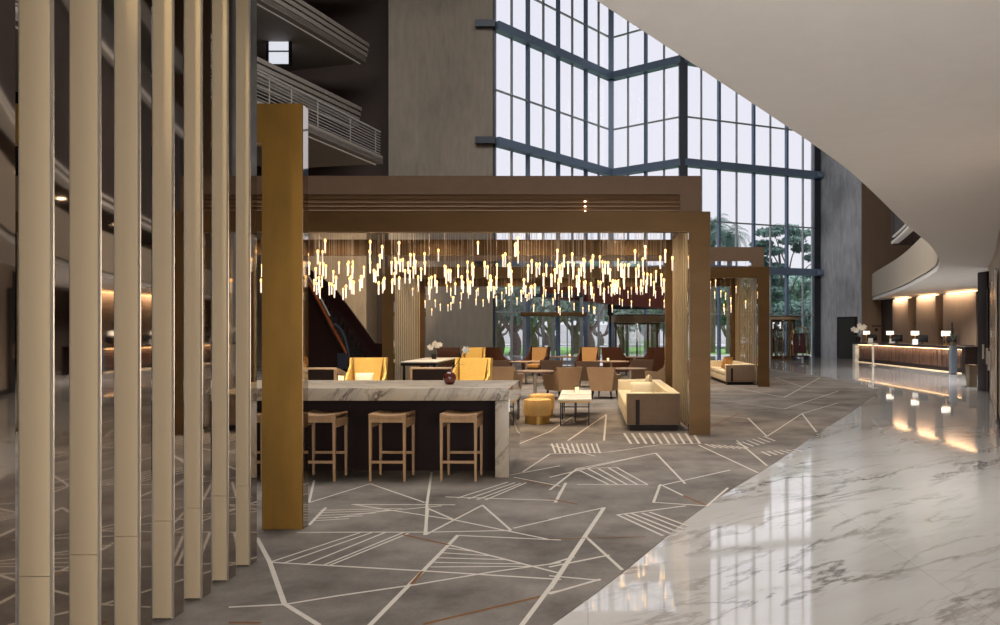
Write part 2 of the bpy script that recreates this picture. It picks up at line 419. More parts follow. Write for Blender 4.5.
L8((860, 300), (1000, 268)); L8((840, 140), (1000, 110)); L8((1000, 190), (990, 216)); L8((860, 145), (1000, 172))
L7((120, 330), (0, 510), w=.07); L7((80, 395), (160, 468), w=.05); L7((0, 482), (110, 492), w=.04); L7((0, 356), (120, 330)); L7((0, 456), (52, 440)); L7((0, 522), (110, 490)); L7((0, 400), (210, 395), w=.03, mi=2); L7((0, 462), (130, 436))
L7((150, 346), (300, 326)); L7((150, 346), (250, 392))
for a, b in (((165, 344), (268, 388)), ((182, 343), (284, 384)), ((205, 342), (295, 377)), ((222, 340), (305, 370))): L7(a, b)
L7((35, 275), (12, 318), w=.06); L7((0, 310), (60, 322), w=.05, mi=2); L7((245, 278), (230, 318)); L7((245, 278), (296, 303)); L7((296, 303), (350, 326), mi=2); L7((350, 325), (395, 286)); L7((230, 318), (350, 326))
L7((0, 262), (90, 240), (215, 212)); L7((0, 290), (60, 243), (150, 240))
for a, b in (((62, 245), (130, 278)), ((85, 243), (150, 278)), ((108, 243), (172, 279)), ((130, 241), (195, 279)), ((148, 240), (216, 278))): L7(a, b)
L7((62, 278), (216, 279)); L7((235, 208), (300, 276), w=.05); L7((240, 282), (400, 246)); L7((60, 243), (235, 208))
for k in range(10): L7((4 + k * 11, 187), (8 + k * 11 + 4, 208), w=.05)
L7((0, 210), (130, 206)); L7((130, 206), (240, 190), (330, 186))
for k in range(10): L7((165 + k * 17, 164), (180 + k * 17, 187), w=.07)
for k in range(6): L7((345 + k * 14, 188 + k), (368 + k * 14, 196 + k * .6), w=.06)
for k in range(6): L7((415 + k * 12, 186 - k * 3), (440 + k * 12, 196 - k * 3), w=.06)
for k in range(6): L7((470 + k * 14, 205 - k), (490 + k * 14, 214 - 2 * k), w=.06)
L7((440, 130), (482, 171), w=.06); L7((560, 120), (592, 161), w=.06); L7((330, 190), (462, 252), w=.05); L7((415, 180), (482, 236), w=.05)
L7((240, 155), (300, 120), (440, 130)); L7((482, 171), (560, 120), (640, 96)); L7((345, 155), (420, 120), mi=2); L7((40, 180), (125, 122), (120, 180), w=.06)
L7((380, 90), (520, 110), (640, 70)); L7((400, 60), (520, 84), (600, 40)); L7((500, 40), (560, 60), (690, 62))
L7((-60, 250), (0, 210)); L7((-100, 200), (0, 160), (60, 120)); L7((100, 215), (0, 190))
struct_carpet = mb.build('carpet', ['carpet', 'cline', 'cbrown'])
tag(struct_carpet, 'grey mottled carpet with a pattern of pale crossing lines, beside the marble floor', 'carpet')

# ------------------------------------------------------------------ the setting: shell
struct('ceiling', MB().box((-30, -12, ROOF), (24, 53, ROOF + .3)), 'darkwall')
struct('wall_left', MB().box((-30.3, -12, 0), (-30, 53, ROOF)), 'darkwall')
struct('wall_back', MB().box((-30, -12.3, 0), (24, -12, ROOF)), 'wallbrown')
struct('wall_right', MB().box((24, -12, 0), (24.3, 53, ROOF)), 'darkwall')
# concrete pier left of the glass and walls around it
p = at(390, 331, 41.6); q = at(493.5, 331, 41.6)
struct('wall_pier_left', MB().box((p.x, 41.3, 0), (q.x, 41.75, ROOF)).box((p.x, 41.75, 0), (p.x + .4, 45, ROOF)), 'concrete')
struct('wall_recess_left', MB().box((-30, 44, 0), (p.x, 45, ROOF)), 'darkwall')
struct('wall_lobby_left', MB().box((-30, 41.9, 0), (p.x - 1.35, 44, 8.9)), 'concrete_l')
# concrete walls at the right of the glass
PR = [(15.0, 50.8), (16.42, 46.95), (18.5, 46.95), (18.5, 52.5), (15.0, 52.5)]
struct('wall_pier_right', MB().hexa([(x, y, 0) for x, y in PR], [(x, y, ROOF) for x, y in PR]), ['concrete_d'])
struct('wall_reception_end', MB().box((16.46, 46.8, 0), (24, 46.94, ROOF)), 'wallbrown')
# soffit gallery
outer = [Vector((24, p.y)) for p in arc]
SZ0, SZ1 = 3.57, 4.0
struct('ceiling_gallery', slab_between(offset(arc, .5), outer, SZ0, SZ1), 'soffit')
g = sempty('ceiling_gallery_edge')
struct('parapet', band(arc, SZ0 + .18, 5.12, .16), 'parapet', g)
struct('edge_lip', band(offset(arc, .045), SZ0 - .0, SZ0 + .15, .456), 'soffit', g)
struct('shadow_reveal', band(offset(arc, .08), SZ0 + .15, SZ0 + .19, .2), 'blackgap', g)
g2 = sempty('ceiling_upper_gallery')
full_arc = arc; arc = [p for p in arc if p.y < 38.8]
back_path = offset(arc, 5.)
struct('upper_soffit', slab_between(offset(arc, .3), offset(arc, 5.), 6.0, 6.1), 'dbrown', g2)
struct('back_wall', band(back_path, 4.0, 6.0, .1), 'dbrown', g2)
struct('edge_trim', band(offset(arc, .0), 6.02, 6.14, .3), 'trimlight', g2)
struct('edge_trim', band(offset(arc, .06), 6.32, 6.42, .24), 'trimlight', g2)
struct('upper_face', band(offset(arc, .12), 6.1, 11.2, .3), 'darkwall', g2)
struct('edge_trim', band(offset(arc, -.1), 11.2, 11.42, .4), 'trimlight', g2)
for k in range(7): struct('upper_rail', band(offset(arc, -.05), 11.55 + k * .15, 11.58 + k * .15, .03), 'rail', g2)
struct('upper_back', band(offset(arc, 3.5), 11.4, ROOF, .1), 'darkwall', g2)
struct('upper_slab', slab_between(offset(arc, .1), offset(arc, 3.4), 14.4, 15.3), 'greyconc', g2)
struct('upper_slab', slab_between(offset(arc, .1), offset(arc, 3.4), 18.2, 19.1), 'greyconc', g2)
sp = offset(arc, 3.42)
for zz in (12.2, 16.0, 19.9):
    for i in range(20, len(sp) - 4, 6):
        m_ = MB(); a, b = sp[i], sp[i + 3]
        m_.bar((a.x, a.y, zz + .7), (b.x, b.y, zz + .7), .04, 1.6)
        struct('upper_window', m_, emit('daylight_window', (226, 230, 240), .9) if 'dw' not in M else M['dw'], g2)
        M.setdefault('dw', bpy.data.materials['daylight_window'])
struct('upper_end', MB().box((15.05, 38.4, 6.0), (21, 38.7, 11.2)), 'darkwall', g2)
# small downlights of the upper gallery
for i, k in enumerate(range(26, len(arc) - 10, 7)):
    p_ = offset(arc, .9)[k]
    struct('downlight', MB().lathe([(.11, 0), (.11, .03)], (p_.x, p_.y, 5.965), 14), 'spot', g2)

arc = full_arc
# curved outer wall of the gallery on the right with its doorway
struct('wall_gallery', band(wallr[:], 0, SZ0, .25), 'wood_wall')
e = wallr[-1]
g = sempty('door_1')
mbx = MB(); a = at(977.5, 392, 22.2)
struct('door_frame', MB().box((11.33, 22.15, 0), (11.75, 22.7, 3.42), 0, .02), 'dark', g)
mm = MB(); dd = offset(wallr, -.06)
struct('door_leaf', band([dd[-3], dd[-2], dd[-1]], .0, 2.9, .05), 'dark', g)
h_ = dd[-3] + Vector((-.12, 0)); struct('door_handle', MB().tube([(h_.x, h_.y, .95), (h_.x, h_.y, 1.35)], .03, 8), 'trim', g)
for k, (i0, i1) in enumerate(((len(dd) - 8, len(dd) - 5), (len(dd) - 12, len(dd) - 9))):
    struct('door_panel', band(dd[i0:i1 + 1], .05, 2.9, .03), 'panel', g)
    struct('leaf_rail', band([dd[i1], dd[i1] + (dd[i1] - dd[i1 - 1]).normalized() * .12], .0, 2.95, .06), 'dark', g)
    hh = dd[i1 - 1] + Vector((-.1, 0)); struct('door_handle', MB().tube([(hh.x, hh.y, .9), (hh.x, hh.y, 1.3)], .03, 8), 'trim', g)
struct('baseboard_right', band(offset(wallr, -.03), 0, .12, .03), 'dark')

# reception wall panels and coves
g = sempty('wall_reception')
struct('backing', MB().box((17.6, 24., 0), (17.9, 46.8, SZ0)), 'darkwall', g)
for (x0, x1) in ((892.5, 908), (916, 935.5), (943, 976)):
    z1, z0 = F * 16.9 / (x0 - CX), F * 16.9 / (x1 - CX)
    struct('wall_panel', MB().box((16.9, z0, 0), (17.6, z1, SZ0 - .12), 0, .01), 'wallbrown', g)
    struct('cove_light', MB().box((17.0, z0 + .1, SZ0 - .1), (17.12, z1 - .1, SZ0 - .06)), 'led', g)
z0 = F * 16.9 / (908 - CX)

# door in the right pier
g = sempty('door_2')
dv = (Vector((16.42, 46.95)) - Vector((15.0, 50.8))); ln = dv.length; dv.normalize(); nv = Vector((-dv.y, dv.x)) * -1
if nv.x > 0: nv = -nv
def pier(tt, z, o): p_ = Vector((15.0, 50.8)) + dv * tt * ln + nv * o; return (p_.x, p_.y, z)
for nm, t0, t1, z1, o, m_ in (('door_frame', .47, .93, 2.6, .04, 'dark'), ('door_leaf', .51, .89, 2.5, .06, 'blackmetal')):
    struct(nm, MB().hexa([pier(t0, 0, 0), pier(t1, 0, 0), pier(t1, 0, o), pier(t0, 0, o)], [pier(t0, z1, 0), pier(t1, z1, 0), pier(t1, z1, o), pier(t0, z1, o)]), m_, g)

# ------------------------------------------------------------------ the glass facade
FP = [at(494.5, 331, 41.6), at(611, 331, 50.), at(683, 331, 46.8), at(818.5, 331, 50.8)]
FP = [Vector((v.x, v.y)) for v in FP]
def facade(name, P, Q, bays, top, low):
    g = sempty(name); d = (Q - P).normalized(); nrm = Vector((d.y, -d.x)); Ls = (Q - P).length
    def pt(t, z, off=0.): p_ = P + d * (t * Ls) + nrm * off; return Vector((p_.x, p_.y, z))
    for k in range(1, bays):
        t = k / bays
        struct('mullion', MB().bar(pt(t, 0), pt(t, top), .22, .15, (d.x, d.y, 0)), 'steel', g)
    mth = MB()
    for k in range(bays):
        t = (k + .5) / bays; struct('glazing_bar', MB().bar(pt(t, 0), pt(t, top), .12, .09, (d.x, d.y, 0)), 'steel_l', g)
    for z in (5.5, 11.8, 17.95, 24.):
        if z < top: struct('transom', MB().bar(pt(-.005, z, .12), pt(1.005, z, .12), .55, .44), 'steel', g)
    for z in (2.75, 8.4, 14.6, 20.5):
        if z < top: struct('glazing_bar', MB().bar(pt(0, z), pt(1, z), .12, .08), 'steel_l', g)
    a, b, c, e_ = pt(0, 0, -.06), pt(1, 0, -.06), pt(1, top, -.06), pt(0, top, -.06)
    struct('glass_pane', MB().add([a, b, c, e_], [(0, 1, 2, 3)]), 'glass', g)
    return g
facade('window_1', FP[0], FP[1], 4, ROOF, 0)
facade('window_2', FP[1], FP[2], 2, ROOF, 0)
facade('window_3', FP[2], FP[3], 4, ROOF, 0)
g = sempty('trim_1')
for v, wd, m_ in ((FP[1], .34, 'steel'), (FP[2], .5, 'steel_d'), (FP[3] - Vector((.15, 0)), .4, 'steel_d'), (FP[0] + Vector((.02, 0.05)), .1, 'steel_d')):
    struct('corner_post', MB().box((v.x - wd / 2, v.y - .3, 0), (v.x + wd / 2, v.y + .2, ROOF)), m_, g)
for z in (5.5, 11.8, 17.95):
    struct('bracket', MB().box((FP[0].x - .95, 41.0, z - .2), (FP[0].x + .1, 41.7, z + .15)), 'steel_d', g)
    struct('bracket', MB().box((FP[3].x - .3, FP[3].y - .7, z - .16), (FP[3].x + .12, FP[3].y, z + .12)), 'steel', g)
    
# entrance doors in the facade
def on(P, Q, t, off=0.):
    d = (Q - P).normalized(); n = Vector((d.y, -d.x)); p_ = P + (Q - P) * t + n * off; return p_
def revolving(name, c, r, hgt, lab, ang, hd=.4):
    t = thing(name, lab, 'revolving door', (c.x, c.y, 0))
    m_ = MB(); n = 40
    m_.lathe([(r, hgt), (r + .06, hgt), (r + .06, hgt + hd), (r, hgt + hd)], n=48); m_.build('drum_header', 'bronze_pale', t)
    MB().lathe([(r + .05, hgt + hd), (r + .05, hgt + hd + .05)], n=48).build('drum_roof', 'steel_d', t)
    MB().lathe([(.05, .02), (.05, hgt)], n=12).build('center_post', 'bronze_dark', t)
    for k in range(4):
        a = ang + k * PI / 2; u = Vector((math.cos(a), math.sin(a), 0))
        lf = MB(); z = Vector((0, 0, 1))
        lf.bar(u * .06 + z * .1, u * (r - .06) + z * .1, .04, .2); lf.bar(u * .06 + z * (hgt - .06), u * (r - .06) + z * (hgt - .06), .04, .1)
        lf.bar(u * (r - .1) + z * .1, u * (r - .1) + z * (hgt - .05), .05, .08, (0, 1, 0))
        o = lf.build('door_wing', 'bronze_dark', t)
        MB().add([u * .07 + z * .2, u * (r - .14) + z * .2, u * (r - .14) + z * (hgt - .1), u * .07 + z * (hgt - .1)], [(0, 1, 2, 3)]).build('glass_pane', 'glass_c', o)
    for s in (0, PI):
        dr = MB(); vs = []
        for k in range(13):
            a = ang + PI / 4 + s - .6 + 1.2 * k / 12; vs.append((r * math.cos(a), r * math.sin(a)))
        dr.add([(x, y, .1) for x, y in vs] + [(x, y, hgt) for x, y in vs], [(k, k + 1, 14 + k, 13 + k) for k in range(12)], 0, True)
        dr.build('curved_glass', 'glass_c', t)
        for e in (vs[0], vs[-1]): MB().box((e[0] - .06, e[1] - .06, 0), (e[0] + .06, e[1] + .06, hgt)).build('jamb', 'bronze_dark', t)
    return t
c2 = at(637, 331, 46.4)
revolving('revolving_door', Vector((c2.x, 46.4)), 1.68, 2.22, 'bronze revolving door with a curved drum header, behind the amber chairs', .5)
c3 = at(783, 331, 48.0)
revolving('revolving_door', Vector((c3.x, 48.0)), .95, 2.42, 'slim bronze revolving door beside the window-lit concrete pier', .35, .16)
# red entrance bulkhead above the inner doors
a, b = at(536, 290, 44), at(668, 288, 41.5)
o = MB().hexa([at(540, 297, 43.5), at(670, 309, 41), at(670, 309, 41) + Vector((0, 2, 0)), at(540, 297, 43.5) + Vector((0, 2, 0))],
              [at(540, 281, 43.5), at(670, 279, 41), at(670, 279, 41) + Vector((0, 2, 0)), at(540, 281, 43.5) + Vector((0, 2, 0))]).build('entrance_bulkhead', 'red')
tag(o, 'oxide red sloping bulkhead over the entrance behind the hanging lights', 'bulkhead')
t = thing('entrance_portal', 'dark steel entrance frame standing left of the revolving door', 'door frame', (at(553, 331, 42.4).x, 42.4, 0))
xs = [(at(x, 331, 42.4).x - t.location.x) for x in (524.5, 553, 581.5)]
for x in xs: MB().box((x - .1, -.12, 0), (x + .1, .12, 3.55), 0, .01).build('post', 'steel_m', t)
MB().box((xs[0] - .2, -.2, 2.52), (xs[2] + .3, .2, 2.74), 0, .01).build('crossbeam', 'bronze_dark', t)
MB().box((xs[0] - .2, -.15, 3.55), (xs[2] + .2, .15, 3.75), 0, .01).build('header', 'steel_d', t)
for i, x in enumerate(xs[:2]):
    xa, xb = x + .1, xs[i + 1] - .1
    m_ = MB(); xm = (xa + xb) / 2
    m_.box((xm - .03, -.04, 0), (xm + .03, .04, 2.5)); m_.box((xa, -.03, 0), (xb, .03, .12)); m_.build('door_leaf', 'steel_m', t)
t = thing('overdoor_beam', 'dark grey steel beam with a square box above the revolving door', 'beam', (at(638, 331, 44.2).x, 44.2, 0))
x0, x1 = at(612, 331, 44.2).x - t.location.x, at(668, 331, 44.2).x - t.location.x
MB().box((x0, -.15, 2.95), (x1, .15, 3.3), 0, .01).build('beam_body', 'steel_d', t)
MB().box((x0 - .25, -.2, 2.6), (x0 + .05, .2, 3.35), 0, .02).build('speaker_box', 'blackmetal', t)
for s in (x0 - .1, x1): MB().box((s - .06, -.06, 0), (s + .06, .06, 2.98)).build('post', 'steel_d', t)

# ------------------------------------------------------------------ balconies at the upper left
def lbalc(name, pts, zbot, zfas, rails, label_ok=None):
    g = sempty(name); pa = spline([Vector(p_) for p_ in pts], 8)
    q = offset(pa, -6.)
    mb_ = MB(); slab_between(pa, q, zbot, zbot + .35, mb_); struct('slab', mb_, 'greyconc', g)
    for k in range(zfas):
        struct('fascia_step', band(offset(pa, .06 * k), zbot + .02 + .26 * k, zbot + .02 + .26 * k + .2, -.12 - .06 * k), 'greyconc', g)
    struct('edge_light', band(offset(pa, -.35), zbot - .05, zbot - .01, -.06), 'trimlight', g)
    if rails:
        z = zbot + .35
        for k in range(8): struct('guard_rail', band(offset(pa, -.12), z + .1 + k * .125, z + .13 + k * .125, -.03), 'rail', g)
        struct('handrail', band(offset(pa, -.1), z + 1.1, z + 1.17, -.07), 'rail', g)
        pp = offset(pa, -.12)
        for k in range(0, len(pp), 3): struct('post', MB().box((pp[k].x - .02, pp[k].y - .02, z), (pp[k].x + .02, pp[k].y + .02, z + 1.1)), 'rail', g)
    struct('rear_wall', band(offset(pa, -5.), zbot + .3, zbot + 3.5, -.1), 'darkwall', g)
    return g
lbalc('wall_balcony_left', [(-24, 8), (-17, 14), (-13.6, 22), (-11.9, 27), (-10.95, 30.8), (-9.6, 36.5)], 9.55, 1, True)
lbalc('wall_balcony_left', [(-28, 10), (-21, 18), (-16.4, 28), (-14.4, 34.1), (-12.2, 41.5)], 12.6, 4, False)
lbalc('wall_balcony_left', [(-28, 10), (-21, 18), (-16.4, 28), (-14.0, 34.1), (-11.8, 41.5)], 16., 4, False)
lbalc('wall_balcony_left', [(-28, 10), (-21, 18), (-16.4, 28), (-14.2, 34.1), (-11.9, 41.5)], 20.3, 4, False)
g = sempty('window_4')
wp = at(279, 45, 38.5)
o = MB().box((wp.x - .5, 38.5, wp.z - .9), (wp.x + .5, 38.6, wp.z + 1.1)); struct('daylit_pane', o, M['dw'], g)
fr = MB(); 
for xx in (-.55, .55): fr.box((wp.x + xx - .05, 38.42, wp.z - 1), (wp.x + xx + .05, 38.62, wp.z + 1.2))
fr.box((wp.x - .5, 38.42, wp.z - .35), (wp.x + .5, 38.5, wp.z - .3)); fr.box((wp.x - .6, 38.42, wp.z + 1.1), (wp.x + .6, 38.62, wp.z + 1.2)); struct('window_frame', fr, 'blackgap', g)

# ------------------------------------------------------------------ divider fins at the left
fins = [(3.24, -2.77), (3.59, -2.623), (3.94, -2.621), (4.29, -2.607), (4.64, -2.593), (4.984, -2.583), (5.346, -2.579), (5.694, -2.573)]
finlab = ['beige fin cut off by the left border of the picture, its mirror side showing', 'widest beige fin, first whole one from the left border',
          'second whole beige fin from the left border', 'third whole beige fin from the left border', 'middle beige fin, fourth whole one from the left border',
          'beige fin third from the gilded bronze post', 'beige fin second from the gilded bronze post', 'narrowest beige fin, next to the gilded bronze post']
for (z, xl), lab in zip(fins, finlab):
    xr = -2.47; w_ = xr - xl; D = .13; HT = 5.6
    t = thing('divider_fin', lab, 'fin', (xl, z, 0), 0, 'row of beige mirror-sided fins')
    MB().box((.009, .012, .006), (w_ - .012, D, HT)).build('core', 'blackgap', t)
    MB().box((.006, 0, .012), (w_ - .008, .012, .588)).build('lower_panel', 'fin', t)
    MB().box((.006, 0, .591), (w_ - .008, .012, HT)).build('upper_panel', 'fin', t)
    MB().box((0, .001, .0), (.006, .02, HT)).build('edge_trim', 'trim', t)
    MB().box((w_ - .008, .001, .0), (w_ - .002, .02, HT)).build('edge_trim', 'trim', t)
    MB().box((w_ - .012, .02, .004), (w_, D - .006, HT)).build('mirror_side', 'mirror', t)

# ------------------------------------------------------------------ pavilions
def portal(t, x0, x1, y, dep, left_post=True, m='bronze', lm='bronze_dark', W=.348, H=3.68, TH=.335):
    # posts with 45 degree mitre to the lintel
    def post(xa, xb, inner, z1a, z1b):
        o = MB().hexa([(xa, y, 0), (xb, y, 0), (xb, y + dep, 0), (xa, y + dep, 0)], [(xa, y, z1a), (xb, y, z1b), (xb, y + dep, z1b), (xa, y + dep, z1a)]).build('post', m, t)
        for xi, s, z in ((xa, -.004, z1a), (xb, .004, z1b)):
            MB().box((xi, y + .012, .01), (xi + s, y + dep - .012, z - .01)).build('mirror_side', 'mirror', o)
        return o
    post(x1 - W, x1, -1, H - TH, H)
    if left_post: post(x0, x0 + W, 1, H, H - TH)
    MB().hexa([(x0 + W, y, H - TH), (x1 - W, y, H - TH), (x1 - W, y + dep, H - TH), (x0 + W, y + dep, H - TH)],
              [(x0, y, H), (x1, y, H), (x1, y + dep, H), (x0, y + dep, H)]).build('lintel', lm, t)
def pavilion(lab, x0, x1, yf, yb, slats, rods):
    t = thing('pavilion', lab, 'pavilion', ((x0 + x1) / 2, yf, .006))
    cx = (x0 + x1) / 2; a, b = x0 - cx, x1 - cx; D = yb - yf; H = 3.68
    portal(t, a, b, 0, .16, m='bronze_dark'); portal(t, a, b, D, .16, m='bronze_dark')
    cz = H + .20 if not slats else H + .32; top = 4.31
    c = MB(); c.box((a + .12, .22, cz), (b - .12, .3, top)); c.box((a + .12, .3, top - .045), (b - .12, D - .1, top)); 
    for xx in (a + .12, b - .47): c.box((xx, .22, H - .02), (xx + .35, .3, cz))
    c.build('canopy', 'canopy', t)
    n = 5 if slats else 0
    for k in range(n):
        z = H - .02 + k * (cz - H + .02) / n
        MB().hexa([(a + .47, .235, z), (b - .47, .235, z), (b - .47, .25, z), (a + .47, .25, z)],
                  [(a + .47, .27, z + .055), (b - .47, .27, z + .055), (b - .47, .285, z + .055), (a + .47, .285, z + .055)]).build('slat', 'slat', t)
        MB().box((a + .47, .29, z), (b - .47, .30, z + .067)).build('slat_backing', 'bronze_dark', t)
    for k in range(n and 3):
        MB().lathe([(.016, 0), (.016, .012)], (0, 0, 0), 10).build('downlight', 'spot', t, (b - 2.06, .232, H + .03 + k * .085))
    # side screens of upright rods hung between the two portals
    for xx in ((b - .2), (a + .2)):
        for k in range(rods):
            yy = .5 + (D - .75) * k / (rods - 1)
            MB().tube([(xx, yy, .02), (xx, yy, H + .22)], .021, 8).build('rod', 'rod', t)
        MB().box((xx - .04, .32, 0), (xx + .04, D - .02, .03)).build('floor_rail', 'bronze_dark', t)
        MB().box((xx - .05, .32, H - .02), (xx + .05, D - .12, H + .15)).build('top_rail', 'bronze_dark', t)
    return t
pavilion('near bronze pavilion with a slatted brown canopy over the seating behind the bar', -9.94, 2.012, 12.83, 16.78, True, 10)
pavilion('far bronze pavilion behind the near one, its right post beside the marble walk', -6.31, 5.56, 23.9, 28.5, False, 15)
t = thing('portal_frame', 'gilded bronze portal post and beam standing behind the row of fins', 'portal', (-2.47, 6.74, .006))
portal(t, -7.0, 0, 0, .145, m='bronze', lm='bronze', W=.348)

# pendants
def pendant(group, label):
    o = MB().lathe([(.006, 0), (.0135, .004), (.0135, .17), (.01, .185)], n=10).build('pendant_light', 'tube')
    tag(o, label, 'pendant light', group)
    MB().lathe([(.012, .185), (.02, .205), (.02, .235), (.008, .25)], n=10).build('bulb', 'bulb', o)
    return o
cords = {}
def hang(proto, x, y, z, ceil):
    c = copy_tree(proto, (x, y, z))
    k = round((ceil - z) * 20) / 20
    if k not in cords:
        cd = MB().tube([(0, 0, .25), (0, 0, k)], .0032, 5).build('cord', 'cord'); cords[k] = cd.data; bpy.data.objects.remove(cd)
    cd = bpy.data.objects.new('cord', cords[k]); COL.objects.link(cd); cd.parent = c
    return c
pa = pendant('glass pendants of the near pavilion', 'small glowing glass tube pendant hanging from the near slatted canopy'); remember(pa)
pb = pendant('glass pendants of the far pavilion', 'small glowing glass tube pendant hanging under the far pavilion canopy'); remember(pb)
k = 0
for i in range(25):
    for j in range(10):
        x = -6.5 + (i + random.random()) * 7.95 / 25; y = 13.3 + (j + random.random()) * 3.2 / 10
        if random.random() < .1: continue
        hang(pa, x, y, random.choice((random.uniform(2.3, 3.15), random.uniform(2.35, 2.9))), 4.27)
for i in range(23):
    for j in range(5):
        x = -5.8 + (i + random.random()) * 10.9 / 23; y = 24.4 + (j + random.random()) * 3.8 / 5
        hang(pb, x, y, random.uniform(2.25, 3.15), 4.27)
for o in (pa, pb):
    for c in TREE[o]: bpy.data.objects.remove(c)
    bpy.data.objects.remove(o)

# ------------------------------------------------------------------ bar counter, stools, vase
t = thing('bar_counter', 'long marble-topped bar counter with a dark recessed front, behind the bar stools', 'bar counter', (-3.4, 9.12, 0))
xr, xl = -.926 + 3.4, -3.2
MB().box((xl, 0, .904), (xr, 1.44, 1.054), 0, .008).build('countertop', 'slab', t)
MB().box((xr - .16, 0.005, 0), (xr - .002, 1.43, .903), 0, .004).build('end_leg', 'slab', t)
MB().box((xr - .001, .03, .01), (xr + .003, 1.42, 1.05)).build('mirror_end', plain('clear_mirror', (225, 225, 225), .02, 1., .01), t)
MB().box((xl + .1, .47, 0), (xr - .16, 1.3, .903)).build('front_panel', 'barfront', t)
def stool():
    t = thing('bar_stool', 'x', 'bar stool', (0, 0, 0), 0, 'oak bar stools along the counter')
    w2, d2 = .212, .215
    sm = MB(); n = 8
    vs = []; fs = []
    for i in range(n + 1):
        x = -w2 + 2 * w2 * i / n; dz = -.02 * (1 - (2 * i / n - 1) ** 2)
        vs += [(x, -d2, .77 + dz), (x, d2, .77 + dz), (x, d2, .715), (x, -d2, .715)]
    for i in range(n):
        a, b = 4 * i, 4 * (i + 1)
        fs += [(a, b, b + 1, a + 1), (a + 1, b + 1, b + 2, a + 2), (a + 2, b + 2, b + 3, a + 3), (a + 3, b + 3, b, a)]
    fs += [(0, 1, 2, 3), (4 * n, 4 * n + 3, 4 * n + 2, 4 * n + 1)]
    sm.add(vs, fs); sm.build('seat', 'oak', t)
    for s in (-1, 1):
        ap = MB(); ap.box((-w2 + .03, s * d2 - (.024 if s > 0 else 0), .672), (w2 - .03, s * d2 + (0 if s > 0 else .024), .72)); ap.build('apron', 'oak', t)
        ap = MB(); ap.box((s * w2 - (.024 if s > 0 else 0), -d2 + .03, .61), (s * w2 + (0 if s > 0 else .024), d2 - .03, .74)); ap.build('side_panel', 'oak', t)
        for q in (-1, 1):
            x, y = s * (w2 - .016), q * (d2 - .016)
            MB().hexa([(x - .012, y - .012, 0), (x + .012, y - .012, 0), (x + .012, y + .012, 0), (x - .012, y + .012, 0)],
                      [(x - .017, y - .017, .762), (x + .017, y - .017, .762), (x + .017, y + .017, .762), (x - .017, y + .017, .762)]).build('leg', 'oak', t)
    MB().box((-w2 + .03, -d2 + .005, .205), (w2 - .03, -d2 + .028, .235)).build('footrest', 'oak', t)
    MB().box((-w2 + .03, d2 - .028, .255), (w2 - .03, d2 - .005, .285)).build('stretcher', 'oak', t)
    return t
st = stool(); remember(st)
for i, (x, lab) in enumerate(((-2.28, 'middle oak bar stool with a dished seat at the marble counter'), (-1.47, 'oak bar stool nearest the marble end of the counter'),
                (-3.08, 'oak bar stool just right of the gilded bronze post'), (-3.9, 'oak bar stool mostly hidden behind the gilded bronze post'))):
    if i == 0: o = st; o.location = (x, 9.09, .006); o['label'] = lab
    else: o = copy_tree(st, (x, 9.09, .006), None, lab)
    o.rotation_euler.z = -.03
t = thing('vase', 'round oxblood vase with one branch standing on the marble bar', 'vase', (-1.73, 9.75, 1.054))
MB().lathe([(.035, 0), (.06, .015), (.082, .07), (.078, .11), (.05, .148), (.026, .16), (.022, .18), (.03, .195)], n=24).build('vessel', 'vase', t)
MB().tube([(0, 0, .17), (.06, 0, .22), (.14, .02, .33), (.2, .03, .42)], [.006, .005, .004, .003], 6).build('branch', 'blackmetal', t)
lf = MB()
for a, (x, z) in zip((.3, 1.2, 2., 2.7, 3.6, -.4), ((.02, .2), (.05, .22), (-.03, .2), (-.04, .21), (.07, .24), (.1, .26))):
    u = Vector((math.cos(a), .2, math.sin(a) * .6)); p_ = Vector((x, 0, z)); r = Vector((0, 1, .2)) * .012
    lf.add([p_, p_ + u * .05 + r, p_ + u * .1, p_ + u * .05 - r], [(0, 1, 2, 3)])
lf.build('leaves', 'stem', t)
pt = MB()
for k in range(6):
    a = k * PI / 3; u = Vector((math.cos(a), 0, math.sin(a))); v = Vector((-math.sin(a), 0, math.cos(a)))
    c = Vector((.2, .03, .43)); pt.add([c, c + u * .03 + v * .018, c + u * .055 + Vector((0, -.02, 0)), c + u * .03 - v * .018], [(0, 1, 2, 3)])
pt.build('flower', 'petal', t)

# ------------------------------------------------------------------ sofas
def sofa(lab, loc, Lg, W=.93):
    t = thing('sofa', lab, 'sofa', loc)
    H = .653
    for nm, ya, yb in (('arm', 0, .16), ('arm', Lg - .16, Lg)):
        o = MB().box((0, ya, .1), (W, yb, H), 0, .02).build(nm, 'cream', t)
        yy = -.008 if ya == 0 else Lg + .008
        MB().box((.012, min(yy, ya if ya == 0 else Lg), .105), (W - .008, max(yy, ya if ya == 0 else Lg), H - .02), 0, .003).build('end_panel', 'taupe', o)  # end faces in a darker taupe than the cream body
        if ya == 0: MB().box((.16, -.016, .105), (.23, 0, H - .12)).build('inlay_strip', 'dark', o)
    MB().box((W - .2, .16, .1), (W, Lg - .16, H), 0, .02).build('backrest', 'cream', t)
    MB().box((0, .16, .1), (W - .2, Lg - .16, .30), 0, .02).build('seat_base', 'cream', t)
    n = 3; s = (Lg - .34) / n
    for k in range(n): MB().box((-.01, .17 + k * s + .005, .3), (W - .21, .17 + (k + 1) * s - .005, .44), 0, .035).build('seat_cushion', 'cream', t)
    MB().box((.06, .06, 0), (W - .04, Lg - .06, .1)).build('plinth', 'dark', t)
    return t
S1 = sofa('cream sofa with a taupe end, beside the near right bronze post', (.657, 13.4, .006), 3.7)
S2 = sofa('cream sofa in the far pavilion with its taupe end towards the marble walk', (4.37, 24.75, .006), 3.3)
